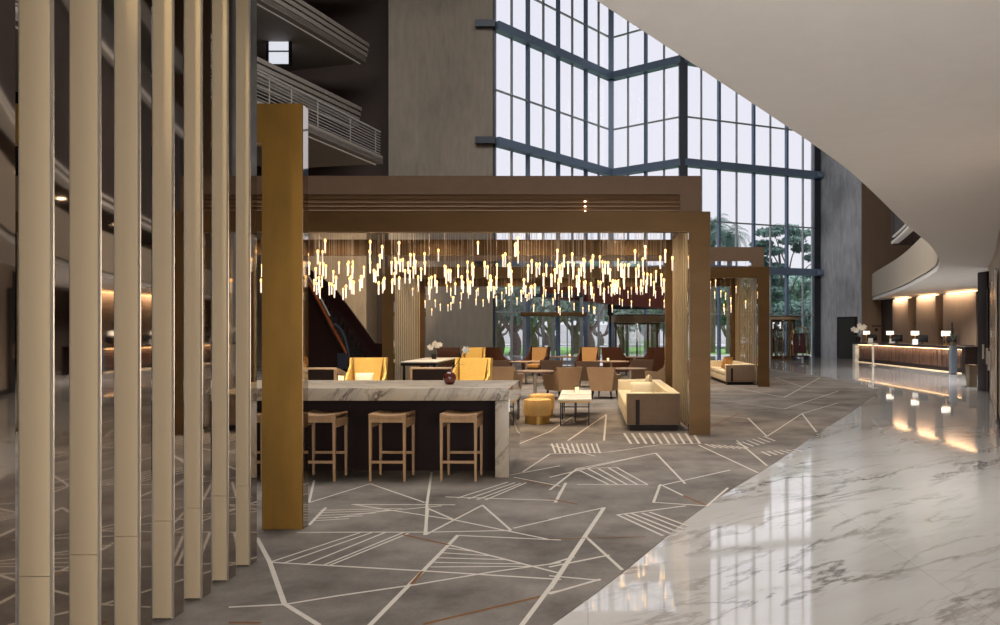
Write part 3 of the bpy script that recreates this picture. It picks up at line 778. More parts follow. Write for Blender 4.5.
def cushion(lab, loc, rz, mat, s=.42, g='loose sofa cushions', tilt=.35):
    bm = bmesh.new(); bmesh.ops.create_grid(bm, x_segments=10, y_segments=10, size=.5)
    m_ = MB(); vs = [v.co.copy() for v in bm.verts]; fs = [tuple(v.index for v in f.verts) for f in bm.faces]; bm.free()
    def hh(x, y): return .07 * max(0, (1 - (2 * x) ** 4) * (1 - (2 * y) ** 4)) ** .6
    a = [(v.x * s, hh(v.x, v.y) + .004, v.y * s) for v in vs]; b = [(v.x * s, -hh(v.x, v.y) - .004, v.y * s) for v in vs]
    m_.add(a, fs, 0, True); m_.add(b, fs, 0, True)
    o = m_.build('cushion', mat, None, loc); o.rotation_euler = (tilt, 0, rz)
    return tag(o, lab, 'cushion', g)
cushion('cream cushion leaning on the near arm of the near cream sofa', (.657 + .3, 13.72, .64), 0, 'cream', .42, tilt=-.6)
cushion('cream cushion against the backrest midway along the near cream sofa', (.657 + .5, 15.2, .65), 1.5, 'cream', .44, tilt=.2)
cushion('amber cushion near the front end of the far sofa', (4.37 + .25, 25.7, .66), .9, 'orange', .42, tilt=.3)
cushion('amber cushion midway along the far sofa', (4.37 + .3, 26.6, .66), 1.1, 'orange', .42, tilt=.3)

# ------------------------------------------------------------------ coffee tables, poufs
def coffee(lab, loc, w_, d_, h_=.48):
    t = thing('coffee_table', lab, 'coffee table', loc, 0, 'white coffee tables by the sofa')
    MB().box((-w_ / 2, 0, h_ - .035), (w_ / 2, d_, h_), 0, .006).build('tabletop', 'white', t)
    MB().box((-w_ / 2 + .02, .02, h_ - .06), (w_ / 2 - .02, d_ - .02, h_ - .035)).build('rim', 'gold', t)
    for s in (-1, 1):
        for y in (.05, d_ - .05):
            MB().box((s * (w_ / 2 - .05) - .011, y - .011, 0), (s * (w_ / 2 - .05) + .011, y + .011, h_ - .06)).build('leg', 'blackmetal', t)
    MB().box((-w_ / 2 + .05, .04, h_ - .15), (w_ / 2 - .05, .06, h_ - .13)).build('crossbar', 'blackmetal', t)
    MB().box((-.014, d_ * .5 - .014, 0), (.014, d_ * .5 + .014, h_ - .06)).build('center_leg', 'blackmetal', t)
    return t
coffee('near white coffee table on thin dark legs, right of the honey poufs', (-.24, 14.08, .006), .61, 1.02)
coffee('white coffee table standing just behind the near one, candle on top', (-.24, 15.25, .006), .61, 1.1)
coffee('white side table left of the poufs, partly behind the bar end', (-1.72, 14.3, .006), .61, .8)
def pouf(lab, loc):
    t = thing('pouf', lab, 'pouf', loc, 0, 'honey velvet poufs')
    MB().lathe([(.24, .15), (.255, .165), (.26, .3), (.26, .42), (.245, .445), (.2, .455), (0.01, .458)], n=36).build('cushion_drum', 'pouf', t)
    MB().lathe([(.2, .0), (.235, .004), (.235, .152), (.2, .152)], n=36).build('base_ring', 'gold', t)
    return t
pouf('honey velvet pouf in front, beside the white coffee table', (-.94, 14.5, .006))
pouf('honey velvet pouf half hidden behind the front one', (-.925, 15.6, .006))
def candle(lab, loc, s=1.):
    t = thing('candle_holder', lab, 'candle', loc, 0, 'lit glass candle holders')
    MB().lathe([(.04 * s, 0), (.05 * s, .01), (.05 * s, .13 * s), (.045 * s, .13 * s), (.045 * s, .02)], n=18).build('cup', 'glass_c', t)
    MB().lathe([(.036 * s, .012), (.036 * s, .1 * s), (.01, .102 * s)], n=16).build('candle', 'candle', t)
    return t
candle('lit candle in a glass on the white coffee table behind the near one', (-.22, 15.55, .487), 1.1)

# ------------------------------------------------------------------ chairs
def armchair(mat, lab, cat='armchair'):
    t = thing('armchair', lab, cat, (0, 0, 0), 0, 'low leather armchairs in the lounge')
    b = MB(); b.hexa([(-.28, .26, .2), (.28, .26, .2), (.28, .36, .2), (-.28, .36, .2)], [(-.365, .36, .8), (.365, .36, .8), (.365, .44, .8), (-.365, .44, .8)]).build('backrest', mat, t)
    for s in (-1, 1):
        x = s * .28; xo = s * .37
        a = MB(); q = .055 * s
        pr = [(-.33, .2), (.34, .2), (.42, .74), (.36, .74), (.1, .6), (-.34, .6)]
        A = []; B = []
        for y, z in pr:
            k = (z - .2) / .6; xx = x + (xo - x) * k
            A.append((xx - q, y, z)); B.append((xx, y, z))
        a.hexa(A, B); a.build('armrest', mat, t)
        for y, o in ((-.26, 1), (.28, 1)):
            MB().hexa([(s * .25 - .012, y - .012 + (.03 if y > 0 else -.03), 0), (s * .25 + .012, y - .012 + (.03 if y > 0 else -.03), 0), (s * .25 + .012, y + .012 + (.03 if y > 0 else -.03), 0), (s * .25 - .012, y + .012 + (.03 if y > 0 else -.03), 0)],
                      [(s * .23 - .022, y - .022, .21), (s * .23 + .022, y - .022, .21), (s * .23 + .022, y + .022, .21), (s * .23 - .022, y + .022, .21)]).build('leg', 'dark', t)
    MB().box((-.26, -.32, .2), (.26, .28, .3), 0, .01).build('seat_frame', mat, t)
    MB().box((-.25, -.33, .3), (.25, .26, .43), 0, .035).build('seat_cushion', mat, t)
    return t
def wingchair(outer, inner, lab):
    t = thing('wing_chair', lab, 'armchair', (0, 0, 0), 0, 'high-backed lounge chairs')
    MB().hexa([(-.31, .24, .16), (.31, .24, .16), (.31, .34, .16), (-.31, .34, .16)], [(-.36, .36, 1.1), (.36, .36, 1.1), (.36, .43, 1.1), (-.36, .43, 1.1)]).build('back_shell', outer, t)
    MB().hexa([(-.26, .12, .4), (.26, .12, .4), (.26, .25, .4), (-.26, .25, .4)], [(-.32, .28, 1.08), (.32, .28, 1.08), (.32, .37, 1.08), (-.32, .37, 1.08)]).build('back_cushion', inner, t)
    for s in (-1, 1):
        pr = [(-.36, .16), (.32, .16), (.42, 1.1), (.24, 1.1), (.16, .92), (.06, .76), (-.1, .65), (-.3, .6), (-.4, .58)]
        A = []; B = []
        for y, z in pr:
            xx = .31 + .05 * (z - .16) / .94 + (.05 if y < .1 else 0); A.append((s * xx, y, z)); B.append((s * (xx + .055), y, z))
        MB().hexa(A, B).build('wing', outer, t)
        for y in (-.28, .26):
            MB().hexa([(s * .29 - .014, y - .014, 0), (s * .29 + .014, y - .014, 0), (s * .29 + .014, y + .014, 0), (s * .29 - .014, y + .014, 0)],
                      [(s * .28 - .022, y - .022, .17), (s * .28 + .022, y - .022, .17), (s * .28 + .022, y + .022, .17), (s * .28 - .022, y + .022, .17)]).build('leg', 'dark', t)
    MB().box((-.31, -.35, .16), (.31, .24, .3), 0, .012).build('seat_frame', outer, t)
    MB().box((-.3, -.38, .3), (.3, .2, .45), 0, .04).build('seat_cushion', inner, t)
    return t
R = math.radians
pt_, pb_ = armchair('tan', 'x'), armchair('brown', 'x')
remember(pt_); remember(pb_)
def put(proto, px, d, rz, lab, first=set()):
    x = (px - CX) * d / F
    if proto not in first: first.add(proto); o = proto; o.location = (x, d, .006); o.rotation_euler.z = R(rz)
    else: o = copy_tree(proto, (x, d, .006), R(rz))
    o['label'] = lab; return o
put(pt_, 507, 20.3, 165, 'tan armchair seen from behind, left of the round table nearest the bar end')
put(pt_, 561, 20., 215, 'tan armchair turned three-quarters, right of the round table nearest the bar end')
put(pt_, 605, 20., 163, 'tan armchair seen from behind, just left of the near cream sofa')
put(pt_, 662, 21.6, 225, 'tan armchair half hidden behind the back of the near cream sofa')
put(pb_, 501, 24.6, 170, 'dark brown low armchair back, leftmost of the second row')
put(pb_, 552, 24.8, 180, 'dark brown low armchair back in front of the amber chair beside the portal')
put(pb_, 588, 24., 180, 'dark brown low armchair back in front of the bright amber chair')
put(pb_, 640, 25.2, 185, 'dark brown low armchair back nearest the right side of the pavilion')
wo, wd_, wy = wingchair('dbrown', 'orange', 'x'), wingchair('dbrown', 'dbrown', 'x'), wingchair('yellow', 'yellow', 'x')
for o in (wo, wd_, wy): remember(o)
put(wd_, 497, 29.6, 140, 'dark brown high-backed chair by the window, left end of the back row')
put(wo, 536, 30, -25, 'amber-lined high-backed chair facing left of the camera, beside the steel portal')
put(wo, 588, 30, -14, 'bright amber-lined high-backed chair in the middle of the back row')
put(wd_, 616, 30, 145, 'dark brown high-backed chair in front of the revolving door')
put(wd_, 653, 29.8, 215, 'dark brown high-backed chair at the right end of the back row')
put(wd_, 450, 29.3, 180, 'dark brown high-backed chair seen from behind, left of the far mustard chair')
put(wy, 366, 17.6, 4, 'mustard wing chair with a white seat pillow, in front of the escalator')
put(wy, 470, 17.4, -8, 'mustard wing chair just right of the oxblood vase')
put(wy, 473, 28.6, 0, 'small far mustard wing chair behind the one near the vase')
xy = (366 - CX) * 17.6 / F
cushion('white seat pillow on the mustard chair by the escalator', (xy, 17.42, .6), .07, 'cream', .4, tilt=-.5)
def settee(lab, px, d, w_):
    t = thing('settee', lab, 'settee', ((px - CX) * d / F, d, .006), 0, 'settees with dark backs')
    MB().box((-w_ / 2, 0, .16), (w_ / 2, .1, .8), 0, .02).build('backrest', 'tan', t)
    MB().box((-w_ / 2 + .06, -.008, .2), (w_ / 2 - .06, .0, .755)).build('back_panel', 'dark', t)
    for s in (-1, 1):
        x = s * (w_ / 2 - .04)
        MB().hexa([(x - .04, .1, .16), (x + .04, .1, .16), (x + .04, .75, .16), (x - .04, .75, .16)], [(x - .04 + s * .04, .1, .78), (x + .04 + s * .04, .1, .78), (x + .04 + s * .06, .78, .62), (x - .04 + s * .06, .78, .62)]).build('armrest', 'tan', t)
        for y in (.08, .7): MB().tube([(s * (w_ / 2 - .1), y, 0), (s * (w_ / 2 - .1), y, .17)], [.014, .022], 8).build('leg', 'dark', t)
    MB().box((-w_ / 2 + .08, .1, .16), (w_ / 2 - .08, .76, .42), 0, .03).build('seat_cushion', 'tan', t)
settee('dark-backed settee with tan arms, behind the oxblood vase', 431, 19.6, 1.05)
settee('dark-backed settee at the left, between the gilded post and the candle', 306, 19.4, 1.5)
# white long table, orchid
t = thing('communal_table', 'long white-topped table with a dark apron behind the dark-backed settee', 'table', (-5.3, 24.5, .006))
MB().box((-.6, 0, .71), (.55, 3.9, .75), 0, .006).build('tabletop', 'white', t)
MB().box((-.58, .02, .62), (.53, 3.85, .71)).build('apron', 'dark', t)
for x in (-.5, .45):
    for y in (.1, 3.75): MB().box((x - .03, y - .03, 0), (x + .03, y + .03, .62)).build('leg', 'dark', t)
def orchid(lab, loc, s=1.):
    t = thing('orchid_plant', lab, 'potted orchid', loc)
    MB().lathe([(.06 * s, 0), (.085 * s, .02 * s), (.1 * s, .17 * s), (.09 * s, .17 * s), (.08 * s, .14 * s)], n=18).build('pot', 'blackmetal', t)
    for k, (dx, dz) in enumerate(((.22, .5), (.05, .55), (-.16, .42))):
        st_ = MB(); pts = [(0, 0, .12 * s), (dx * .3 * s, 0, dz * .7 * s), (dx * s, .03 * s, dz * s)]
        st_.tube(spline(pts, 5), .006 * s, 5); st_.build('stem', 'stem', t)
        f_ = MB()
        for j in range(4):
            c = Vector((dx * (1 - .18 * j), .02 - .03 * j, dz * (1 - .05 * j) + .03 * (j % 2))) * s
            for a in range(5):
                an = a * 2 * PI / 5 + .3; u = Vector((math.cos(an), -.35, math.sin(an))); v = Vector((-math.sin(an), 0, math.cos(an)))
                f_.add([c, c + u * .05 * s + v * .035 * s, c + u * .095 * s, c + u * .05 * s - v * .035 * s], [(0, 1, 2, 3)])
        f_.build('blossoms', 'petal', t)
    lv = MB()
    for k in range(5):
        a = k * 1.3; u = Vector((math.cos(a), math.sin(a), 0)); v = Vector((-u.y, u.x, 0)) * .03 * s
        p0 = Vector((0, 0, .15 * s)); p1 = p0 + u * .12 * s + Vector((0, 0, .07 * s)); p2 = p0 + u * .24 * s + Vector((0, 0, .02 * s))
        lv.add([p0 - v * .4, p0 + v * .4, p1 + v, p1 - v, p2], [(0, 1, 2, 3), (3, 2, 4)])
    lv.build('leaves', 'stem', t)
    return t
orchid('white orchid in a dark pot on the long white table', at(434, 331, 26.8).xy.to_tuple() + (.756,), 1.0)
# round tables
def rtable(lab, px, d, r=.5, h_=.72):
    t = thing('round_table', lab, 'table', ((px - CX) * d / F, d, .006), 0, 'round pedestal tables in the lounge')
    MB().lathe([(r - .01, h_ - .035), (r, h_ - .03), (r, h_ - .006), (r - .006, h_), (.01, h_)], n=40).build('tabletop', 'taupe', t)
    MB().lathe([(.05, .02), (.04, .05), (.04, h_ - .05), (.12, h_ - .035)], n=20).build('pedestal', 'trim', t)
    MB().lathe([(.24, 0), (.24, .012), (.05, .03)], n=28).build('foot', 'blackmetal', t)
    return (t.location.x, t.location.y, h_ + .006)
tp = rtable('round pedestal table between the two tan armchairs', 535, 19.6, .48)
tp2 = rtable('round pedestal table behind the near cream sofa', 630, 20.9, .45)
tp3 = rtable('round table in the second row below the portal', 526, 25.6, .55)
tp4 = rtable('round table in the second row, behind the tan chair next to the sofa', 611, 25.8, .6)
tp5 = rtable('round table at the back, between the two middle amber chairs', 562, 30.5, .6)
tp6 = rtable('round table at the back between the two dark high-backed chairs', 634, 30.2, .5)
candle('candle glass on the round table in the second row behind the tan chair', (tp4[0] - .1, tp4[1], tp4[2]), 1.)
candle('candle glass on the back round table between the amber chairs', (tp5[0] + .3, tp5[1], tp5[2]), 1.)
candle('lit candle glass beside the mustard chair, near the bar', at(341, 378, 17.2).xy.to_tuple() + (.556,), 1.7)
t = thing('side_table', 'small dark side table under the candle by the mustard chair', 'side table', at(341, 378, 17.2).xy.to_tuple() + (.006,))
MB().lathe([(.2, .53), (.2, .55)], n=28).build('tabletop', 'dark', t); MB().lathe([(.02, .01), (.02, .53)], n=10).build('pedestal', 'dark', t); MB().lathe([(.15, 0), (.15, .012)], n=24).build('foot', 'dark', t)

# ------------------------------------------------------------------ escalator
t = thing('escalator', 'dark glossy escalator with copper handrails coming down behind the mustard chair', 'escalator', (0, 0, 0))
E0, E1 = at(310, 286, 33), at(350, 366, 30.5)
def esc_panel(y, m_, nm, par):
    pts = [at(300, 262, y), at(334, 287, y), at(375, 343, y), at(385, 344, y), at(391, 357, y), at(391, 385, y), at(300, 385, y)]
    return MB().hexa(pts, [p_ + Vector((0, .15, 0)) for p_ in pts]).build(nm, m_, par)
esc_panel(33.5, 'escal', 'side_panel', t)
pts = [at(300, 290, 31.5), at(312, 290, 31.5), at(350, 368, 31.5), at(350, 390, 31.5), at(300, 390, 31.5)]
MB().hexa(pts, [p_ + Vector((0, .12, 0)) for p_ in pts]).build('side_panel', 'escal', t)
MB().tube([at(303, 272, 31.3), at(318, 300, 31.3), at(333, 328, 31.3), at(345, 350, 31.3), at(349, 362, 31.3)], .07, 8).build('handrail', 'copper', t)
MB().tube([at(303, 266, 31.3), at(320, 297, 31.3), at(330, 316, 31.3)], .035, 8).build('handrail_trim', 'rail', t)
MB().tube(spline([at(334, 324, 31.2), at(341, 330, 31.2), at(346, 342, 31.2), at(348.5, 355, 31.2), at(346, 366, 31.2)], 6), .06, 8).build('handrail_newel', 'rubber', t)
MB().hexa([at(338, 369, 30.9), at(349, 369, 30.9), at(349, 369, 31.3), at(338, 369, 31.3)], [at(337, 353, 30.9), at(346, 353, 30.9), at(346, 353, 31.3), at(337, 353, 31.3)]).build('newel_base', 'rubber', t)
sl = MB()
for k in range(13):
    a = at(306 + k * 4.6, 292 + k * 6.2, 32.4); sl.box((a.x, 31.7, a.z - .3), (a.x + .24, 33.4, a.z))
sl.build('steps', 'blackmetal', t)
base = Vector((at(340, 331, 31.5).x, 31.5, .006)); t.location = base
for c in kids(t): c.location = c.location - base

# ------------------------------------------------------------------ reception
t = thing('reception_desk', 'long reception desk with a rough timber front lit from above, below the curved balcony', 'reception desk', (15., 30.9, 0))
Lg = 13.
MB().box((-.08, 0, .98), (.9, Lg, 1.1), 0, .01).build('worktop', 'dark', t)
for k in range(4):
    m_ = MB(); y = .45 + k * 3.0
    while y < .45 + (k + 1) * 3.0 - .02:
        w_ = random.uniform(.06, .16); dx = random.uniform(0, .05); y2 = min(y + w_, .45 + (k + 1) * 3. - .02)
        m_.box((dx + .06, y, .22), (.4, y2 - .008, .92 - random.uniform(0, .03))); y = y2
    m_.build('timber_front', 'timber', t)
MB().box((.03, .1, .962), (.06, Lg - .45, .974)).build('light_strip', 'led', t)
MB().box((.1, .1, .04), (.7, Lg - .3, .22)).build('plinth', 'dark', t)
MB().box((.06, .1, .012), (.09, Lg - .3, .03)).build('plinth_light', 'led_soft', t)
MB().box((-.1, Lg - .4, 0), (.9, Lg, .98)).build('far_end_panel', 'white', t)
MB().box((-.05, 0, 0), (.9, .3, .98)).build('near_end_panel', 'dark', t)
for i, (px, d, lab) in enumerate(((866.5, 42.9, 'lit table lamp at the far end of the reception desk'), (890, 39.6, 'lit table lamp second from the far end of the reception desk'),
                      (915, 36.4, 'lit table lamp third from the far end of the reception desk'), (946, 33., 'lit table lamp nearest the steel pylon on the reception desk'))):
    t = thing('table_lamp', lab, 'lamp', ((px - CX) * d / F, d, 1.1), 0, 'table lamps on the reception desk')
    MB().lathe([(.1, 0), (.1, .02), (.03, .03), (.025, .42)], n=16).build('lamp_base', 'brass', t)
    MB().lathe([(.18, .42), (.18, .62), (.17, .62), (.17, .42)], n=28).build('lamp_shade', 'shade', t)
for px, d, lab in ((872, 42.2, 'dark screen beside the far reception lamp'), (897, 39., 'dark screen beside the second reception lamp'), (922, 36.2, 'dark screen with a white card beside the third reception lamp'), (950, 33.6, 'dark screen behind the lamp nearest the steel pylon')):
    t = thing('monitor', lab, 'monitor', ((px - CX) * d / F, d, 1.1), -.3, 'monitors on the reception desk')
    MB().box((-.26, -.02, .1), (.26, .02, .44), 0, .008).build('screen', 'screen', t)
    MB().box((-.03, .0, .01), (.03, .03, .12)).build('stand', 'blackmetal', t); MB().box((-.12, -.06, 0), (.12, .1, .012)).build('foot', 'blackmetal', t)
for px, d, lab in ((872.5, 41.5, 'white card on the reception desk by the far lamp'), (894, 39.1, 'white card on the reception desk by the second lamp'), (917.5, 35.9, 'white card on the reception desk by the third lamp')):
    o = MB().hexa([(-.12, -.05, 0), (.12, -.05, 0), (.12, .06, 0), (-.12, .06, 0)], [(-.12, 0, .24), (.12, 0, .24), (.12, .008, .24), (-.12, .008, .24)]).build('desk_card', 'paper', None, ((px - CX) * d / F - .1, d, 1.1), -.5)
    tag(o, lab, 'card', 'white cards on the reception desk')
o = orchid('white orchid at the far end of the reception desk by the dark doorway', (15.1, 43.65, 1.1), 1.7)
t = thing('steel_pylon', 'blue-grey steel pylon standing at the near end of the reception desk', 'pylon', (14.62, 31.2, 0))
MB().box((-.12, -.08, .03), (.12, .16, 1.12), 0, .01).build('pylon_body', 'pylon', t); MB().box((-.1, -.06, 0), (.1, .14, .03)).build('pylon_base', 'dark', t)
t = thing('potted_plant', 'spiky plant in a small pot on the steel pylon', 'plant', (14.62, 31.25, 1.12))
MB().lathe([(.07, 0), (.09, .02), (.1, .16), (.08, .16)], n=16).build('pot', 'bin', t)
lv = MB()
for k in range(13):
    a = random.uniform(0, 2 * PI); u = Vector((math.cos(a), math.sin(a), 0)); v = Vector((-u.y, u.x, 0)) * .014; l_ = random.uniform(.3, .55)
    p0 = Vector((0, 0, .14)); p1 = p0 + u * l_ * .18 + Vector((0, 0, l_ * .6)); p2 = p0 + u * l_ * .4 + Vector((0, 0, l_))
    lv.add([p0 - v, p0 + v, p1 + v, p1 - v, p2], [(0, 1, 2, 3), (3, 2, 4)])
lv.build('leaves', 'stem', t)
t = thing('sign_stand', 'slim white sign stand in front of the far half of the reception desk', 'sign stand', (at(873, 331, 38.5).x, 38.5, 0))
MB().lathe([(.16, 0), (.16, .015), (.03, .03)], n=24).build('foot', 'trim', t); MB().box((-.04, -.04, .02), (.04, .04, 1.06)).build('post', 'white', t)
MB().hexa([(-.24, -.12, 1.06), (.24, -.12, 1.06), (.24, .12, 1.1), (-.24, .12, 1.1)], [(-.24, -.12, 1.08), (.24, -.12, 1.08), (.24, .12, 1.12), (-.24, .12, 1.12)]).build('sign_tray', 'white', t)
t = thing('waste_bin', 'square bronze waste bin by the dark door frame', 'bin', (at(971.5, 331, 24.3).x, 24.3, 0))
MB().hexa([(-.11, -.11, 0), (.11, -.11, 0), (.11, .11, 0), (-.11, .11, 0)], [(-.13, -.13, .62), (.13, -.13, .62), (.13, .13, .62), (-.13, .13, .62)]).build('bin_body', 'bin', t)
MB().box((-.135, -.135, .62), (.135, .135, .67), 0, .008).build('bin_lid', 'bronze_dark', t)
# small dark lettering and emblem on the brown end wall
a = at(876.5, 326, 41.8)
t = thing('wall_lettering', 'small dark lettering with an emblem on the brown wall behind reception', 'sign', (a.x, 41.84, a.z))
for k in range(6): MB().box((-.24 + k * .083, -.02, -.05), (-.24 + k * .083 + .055, .0, .05)).build('letter', 'blackmetal', t)
MB().lathe([(.09, 0), (.09, .02)], n=20).build('emblem', 'blackmetal', t, (0, 0, -.2)).rotation_euler = (PI / 2, 0, 0)
t = thing('statuette', 'slender dark statuette against the brown reception wall', 'statuette', (at(942, 331, 36.0).x, 35.0, 1.1))
MB().lathe([(.07, 0), (.05, .05), (.03, .12), (.05, .45), (.06, .7), (.03, .82), (.05, .9), (.04, 1.0), (.01, 1.04)], n=14).build('figure', 'blackmetal', t)
o = MB().box((16.0, 34.0, 0), (16.85, 35.4, 1.1), 0, .01).build('credenza', 'dark'); tag(o, 'dark credenza behind the reception desk under the statuette', 'cabinet')

# ------------------------------------------------------------------ entrance cart, outside
t = thing('luggage_cart', 'brass birdcage luggage cart with maroon garments by the glass entrance', 'luggage cart', (at(800, 331, 46.1).x, 46.1, 0))
MB().box((-.5, -.3, .2), (.5, .3, .28), 0, .02).build('deck', 'maroon', t)
for s in (-1, 1):
    MB().tube(spline([(s * .48, -.28, .28), (s * .48, -.28, 1.5), (s * .3, -.16, 1.85), (0, 0, 1.95)], 6), .02, 8).build('hoop', 'brass', t)
    MB().tube(spline([(s * .48, .28, .28), (s * .48, .28, 1.5), (s * .3, .16, 1.85), (0, 0, 1.95)], 6), .02, 8).build('hoop', 'brass', t)
    for q in (-1, 1): 
        wl = MB().lathe([(.09, -.025), (.1, -.02), (.1, .02), (.09, .025)], n=16).build('wheel', 'rubber', t, (s * .38, q * .2, .1)); wl.rotation_euler = (PI / 2, 0, 0)
MB().tube([(-.44, 0, 1.62), (.44, 0, 1.62)], .015, 8).build('hanging_rail', 'brass', t)
for i, (x, lab) in enumerate(((-.22, 'maroon garment bag hanging on the left of the brass luggage cart'), (.16, 'maroon garment bag hanging on the right of the brass luggage cart'))):
    o = MB().hexa([(-.2, -.08, .4), (.2, -.08, .4), (.2, .08, .4), (-.2, .08, .4)], [(-.1, -.05, 1.58), (.1, -.05, 1.58), (.1, .05, 1.58), (-.1, .05, 1.58)]).build('garment_bag', 'maroon', None, (t.location.x + x, 46.1, 0.0))
    tag(o, lab, 'garment bag', 'garment bags on the luggage cart')
struct('ground', MB().box((-90, 53, -.35), (120, 200, -.12)), 'lawn')
struct('ground_paving', MB().box((-60, 41.8, -.4), (60, 60, -.1)), 'paving')
struct('ground_bounce_strip', MB().box((-70, 88, -.2), (110, 111.9, -.09)), 'paving')  # pale strip added to bounce white light onto the garden wall
struct('wall_garden', MB().box((-70, 112, -.12), (110, 112.5, 2.6)), 'gwall')
def leafcloud(blobs, n, size):
    m_ = MB()
    for k in range(n):
        c, r = random.choice(blobs)
        while True:
            v = Vector((random.uniform(-1, 1), random.uniform(-1, 1), random.uniform(-1, 1)))
            if .25 < v.length < 1: break
        p_ = Vector(c) + Vector((v.x * r[0], v.y * r[1], v.z * r[2]))
        a = Vector((random.gauss(0, 1), random.gauss(0, 1), random.gauss(0, 1))).normalized(); b = a.orthogonal().normalized(); s = size * random.uniform(.6, 1.3)
        m_.add([p_ - a * s, p_ + b * s * .5, p_ + a * s, p_ - b * s * .5], [(0, 1, 2, 3)])
    return m_
def tree(name, lab, px, d, hgt, crown, leaf, trunk_r=.25, n=1500, size=.28, ztr=.45, grp='garden trees beyond the glass', spread=1.):
    t = thing(name, lab, 'tree', ((px - CX) * d / F, d, -.12), 0, grp)
    tr = MB()
    zt = hgt * ztr
    tr.tube(spline([(0, 0, 0), (.12 * trunk_r * 4, 0, zt * .4), (-.1, .1, zt * .8), (0, 0, zt)], 4), [trunk_r * (1.25 - .5 * k / 12) for k in range(13)], 9)
    for k in range(5):
        a = k * 1.257 + random.random(); u = Vector((math.cos(a), math.sin(a), 0)) * crown * .55
        tr.tube(spline([(0, 0, zt * .75), (u.x * .45, u.y * .45, zt * 1.1), (u.x, u.y, zt + (hgt - zt) * .5)], 4), [trunk_r * .5 * (1 - .08 * j) for j in range(9)], 6)
    tr.build('trunk', 'bark', t)
    bl = [((random.uniform(-1, 1) * crown * .6, random.uniform(-1, 1) * crown * .6, zt + (hgt - zt) * random.uniform(.2, .85)), (crown * .45 * spread, crown * .45 * spread, (hgt - zt) * .22)) for _ in range(9)]
    leafcloud(bl, n, size).build('crown', leaf, t)
    return t
olab = ['gnarled olive tree on the lawn, leftmost through the glass', 'thick-trunked olive tree on the lawn left of the steel portal', 'forked olive tree seen through the left leaf of the portal',
        'olive tree seen through the right leaf of the portal', 'leaning olive tree between the portal and the revolving door', 'small olive tree just left of the revolving door', 'olive tree seen through the revolving door', 'olive tree behind the right side of the revolving door']
for (px, d), lab in zip(((498, 62), (514, 58), (532, 66), (551, 72), (575, 64), (588, 60), (622, 66), (652, 70)), olab):
    tree('olive_tree', lab, px, d, 6.2, 3.2, 'leaf_a', .36, 1300, .26, .36, 'olive trees on the lawn')
for (px, d, h_), lab in zip(((500, 96, 15), (545, 100, 13), (600, 98, 14), (650, 95, 13), (700, 90, 11), (735, 84, 10), (775, 82, 10.5), (808, 86, 11), (850, 90, 12), (440, 96, 13)),
        ('dense evergreen at the far left of the garden behind the olives', 'dense evergreen behind the steel portal', 'dense evergreen behind the small olive tree', 'dense evergreen behind the revolving door', 'dense evergreen behind the right bronze post of the near pavilion',
         'dense evergreen under the palms', 'dense evergreen under the umbrella pine', 'dense evergreen beside the concrete pier', 'dense evergreen hidden mostly by the concrete pier', 'dense evergreen behind the left concrete pier')):
    tree('evergreen_tree', lab, px, d, h_ * .82, 4.6, 'leaf_c', .35, 2600, .42, .15, 'evergreens at the back of the garden', 1.2)
def palm(lab, px, d, hgt):
    t = thing('palm_tree', lab, 'palm tree', ((px - CX) * d / F, d, -.12), 0, 'palms beyond the glass')
    MB().tube([(0, 0, 0), (.1, 0, hgt * .5), (0, 0, hgt)], [.3, .24, .2], 9).build('trunk', 'bark', t)
    m_ = MB()
    for k in range(70):
        a = random.uniform(0, 2 * PI); el = random.uniform(-1.1, 1.3); l_ = random.uniform(1.6, 2.5)
        prev = Vector((0, 0, hgt)); u = Vector((math.cos(a), math.sin(a), 0)); v = Vector((-u.y, u.x, 0)); e_ = el
        for j in range(7):
            nx = prev + (u * math.cos(e_) + Vector((0, 0, math.sin(e_)))) * l_ / 7; e_ -= .28
            w_ = .5 * (1 - abs(j - 2.5) / 5)
            for s in (-1, 1):
                for q in (0, .5):
                    b = prev.lerp(nx, q)
                    m_.add([b, b + (nx - prev) * .25, b + v * s * w_ + (nx - prev) * .8 - Vector((0, 0, .18))], [(0, 1, 2)])
            prev = nx
    m_.build('fronds', 'leaf_b', t)
palm('tall palm standing left, just right of the near right bronze post', 712, 66, 10.6)
palm('tall palm standing right, above the far pavilion canopy', 729, 64, 9.6)
def pine(lab, px, d):
    t = thing('umbrella_pine', lab, 'pine tree', ((px - CX) * d / F, d, -.12))
    tr = MB(); tr.tube(spline([(0.8, 0, 0), (.5, 0, 3), (-.3, 0, 6), (-.6, 0, 8.6)], 5), [.2 - .007 * k for k in range(16)], 9)
    for dx, dz, z0 in ((2.2, 7.6, 4.8), (-1.6, 9.2, 6), (1.2, 9.4, 6.5), (2.6, 6.2, 3.8), (-.9, 9.8, 7)):
        tr.tube(spline([(0.2, 0, z0), (dx * .5, .2, (z0 + dz) / 2 + .3), (dx, 0, dz)], 5), [.07 - .004 * k for k in range(11)], 6)
    tr.build('trunk', 'bark', t)
    bl = [((dx, random.uniform(-1, 1), z), (rx, 1.3, .38)) for dx, z, rx in ((-1.4, 10.2, 1.4), (-.2, 10.5, 1.5), (1.2, 10.1, 1.2), (2.4, 8.0, 1.), (2.6, 6.7, .9), (-2.0, 9.2, 1.), (-2.1, 7.8, 1.), (-1.9, 6.5, 1.1), (-1.5, 5.2, 1.2), (1.5, 8.9, .9), (-1.2, 8.6, 1.2), (-1., 7.2, 1.3), (-.9, 6., 1.3), (.4, 9.4, 1.2), (-.6, 4.6, 1.5), (1.0, 5., 1.3), (2.0, 5.6, 1.2))]
    leafcloud(bl, 6500, .19).build('crown', 'leaf_b', t)
pine('umbrella pine with flat layered crown beside the concrete pier', 786, 66)
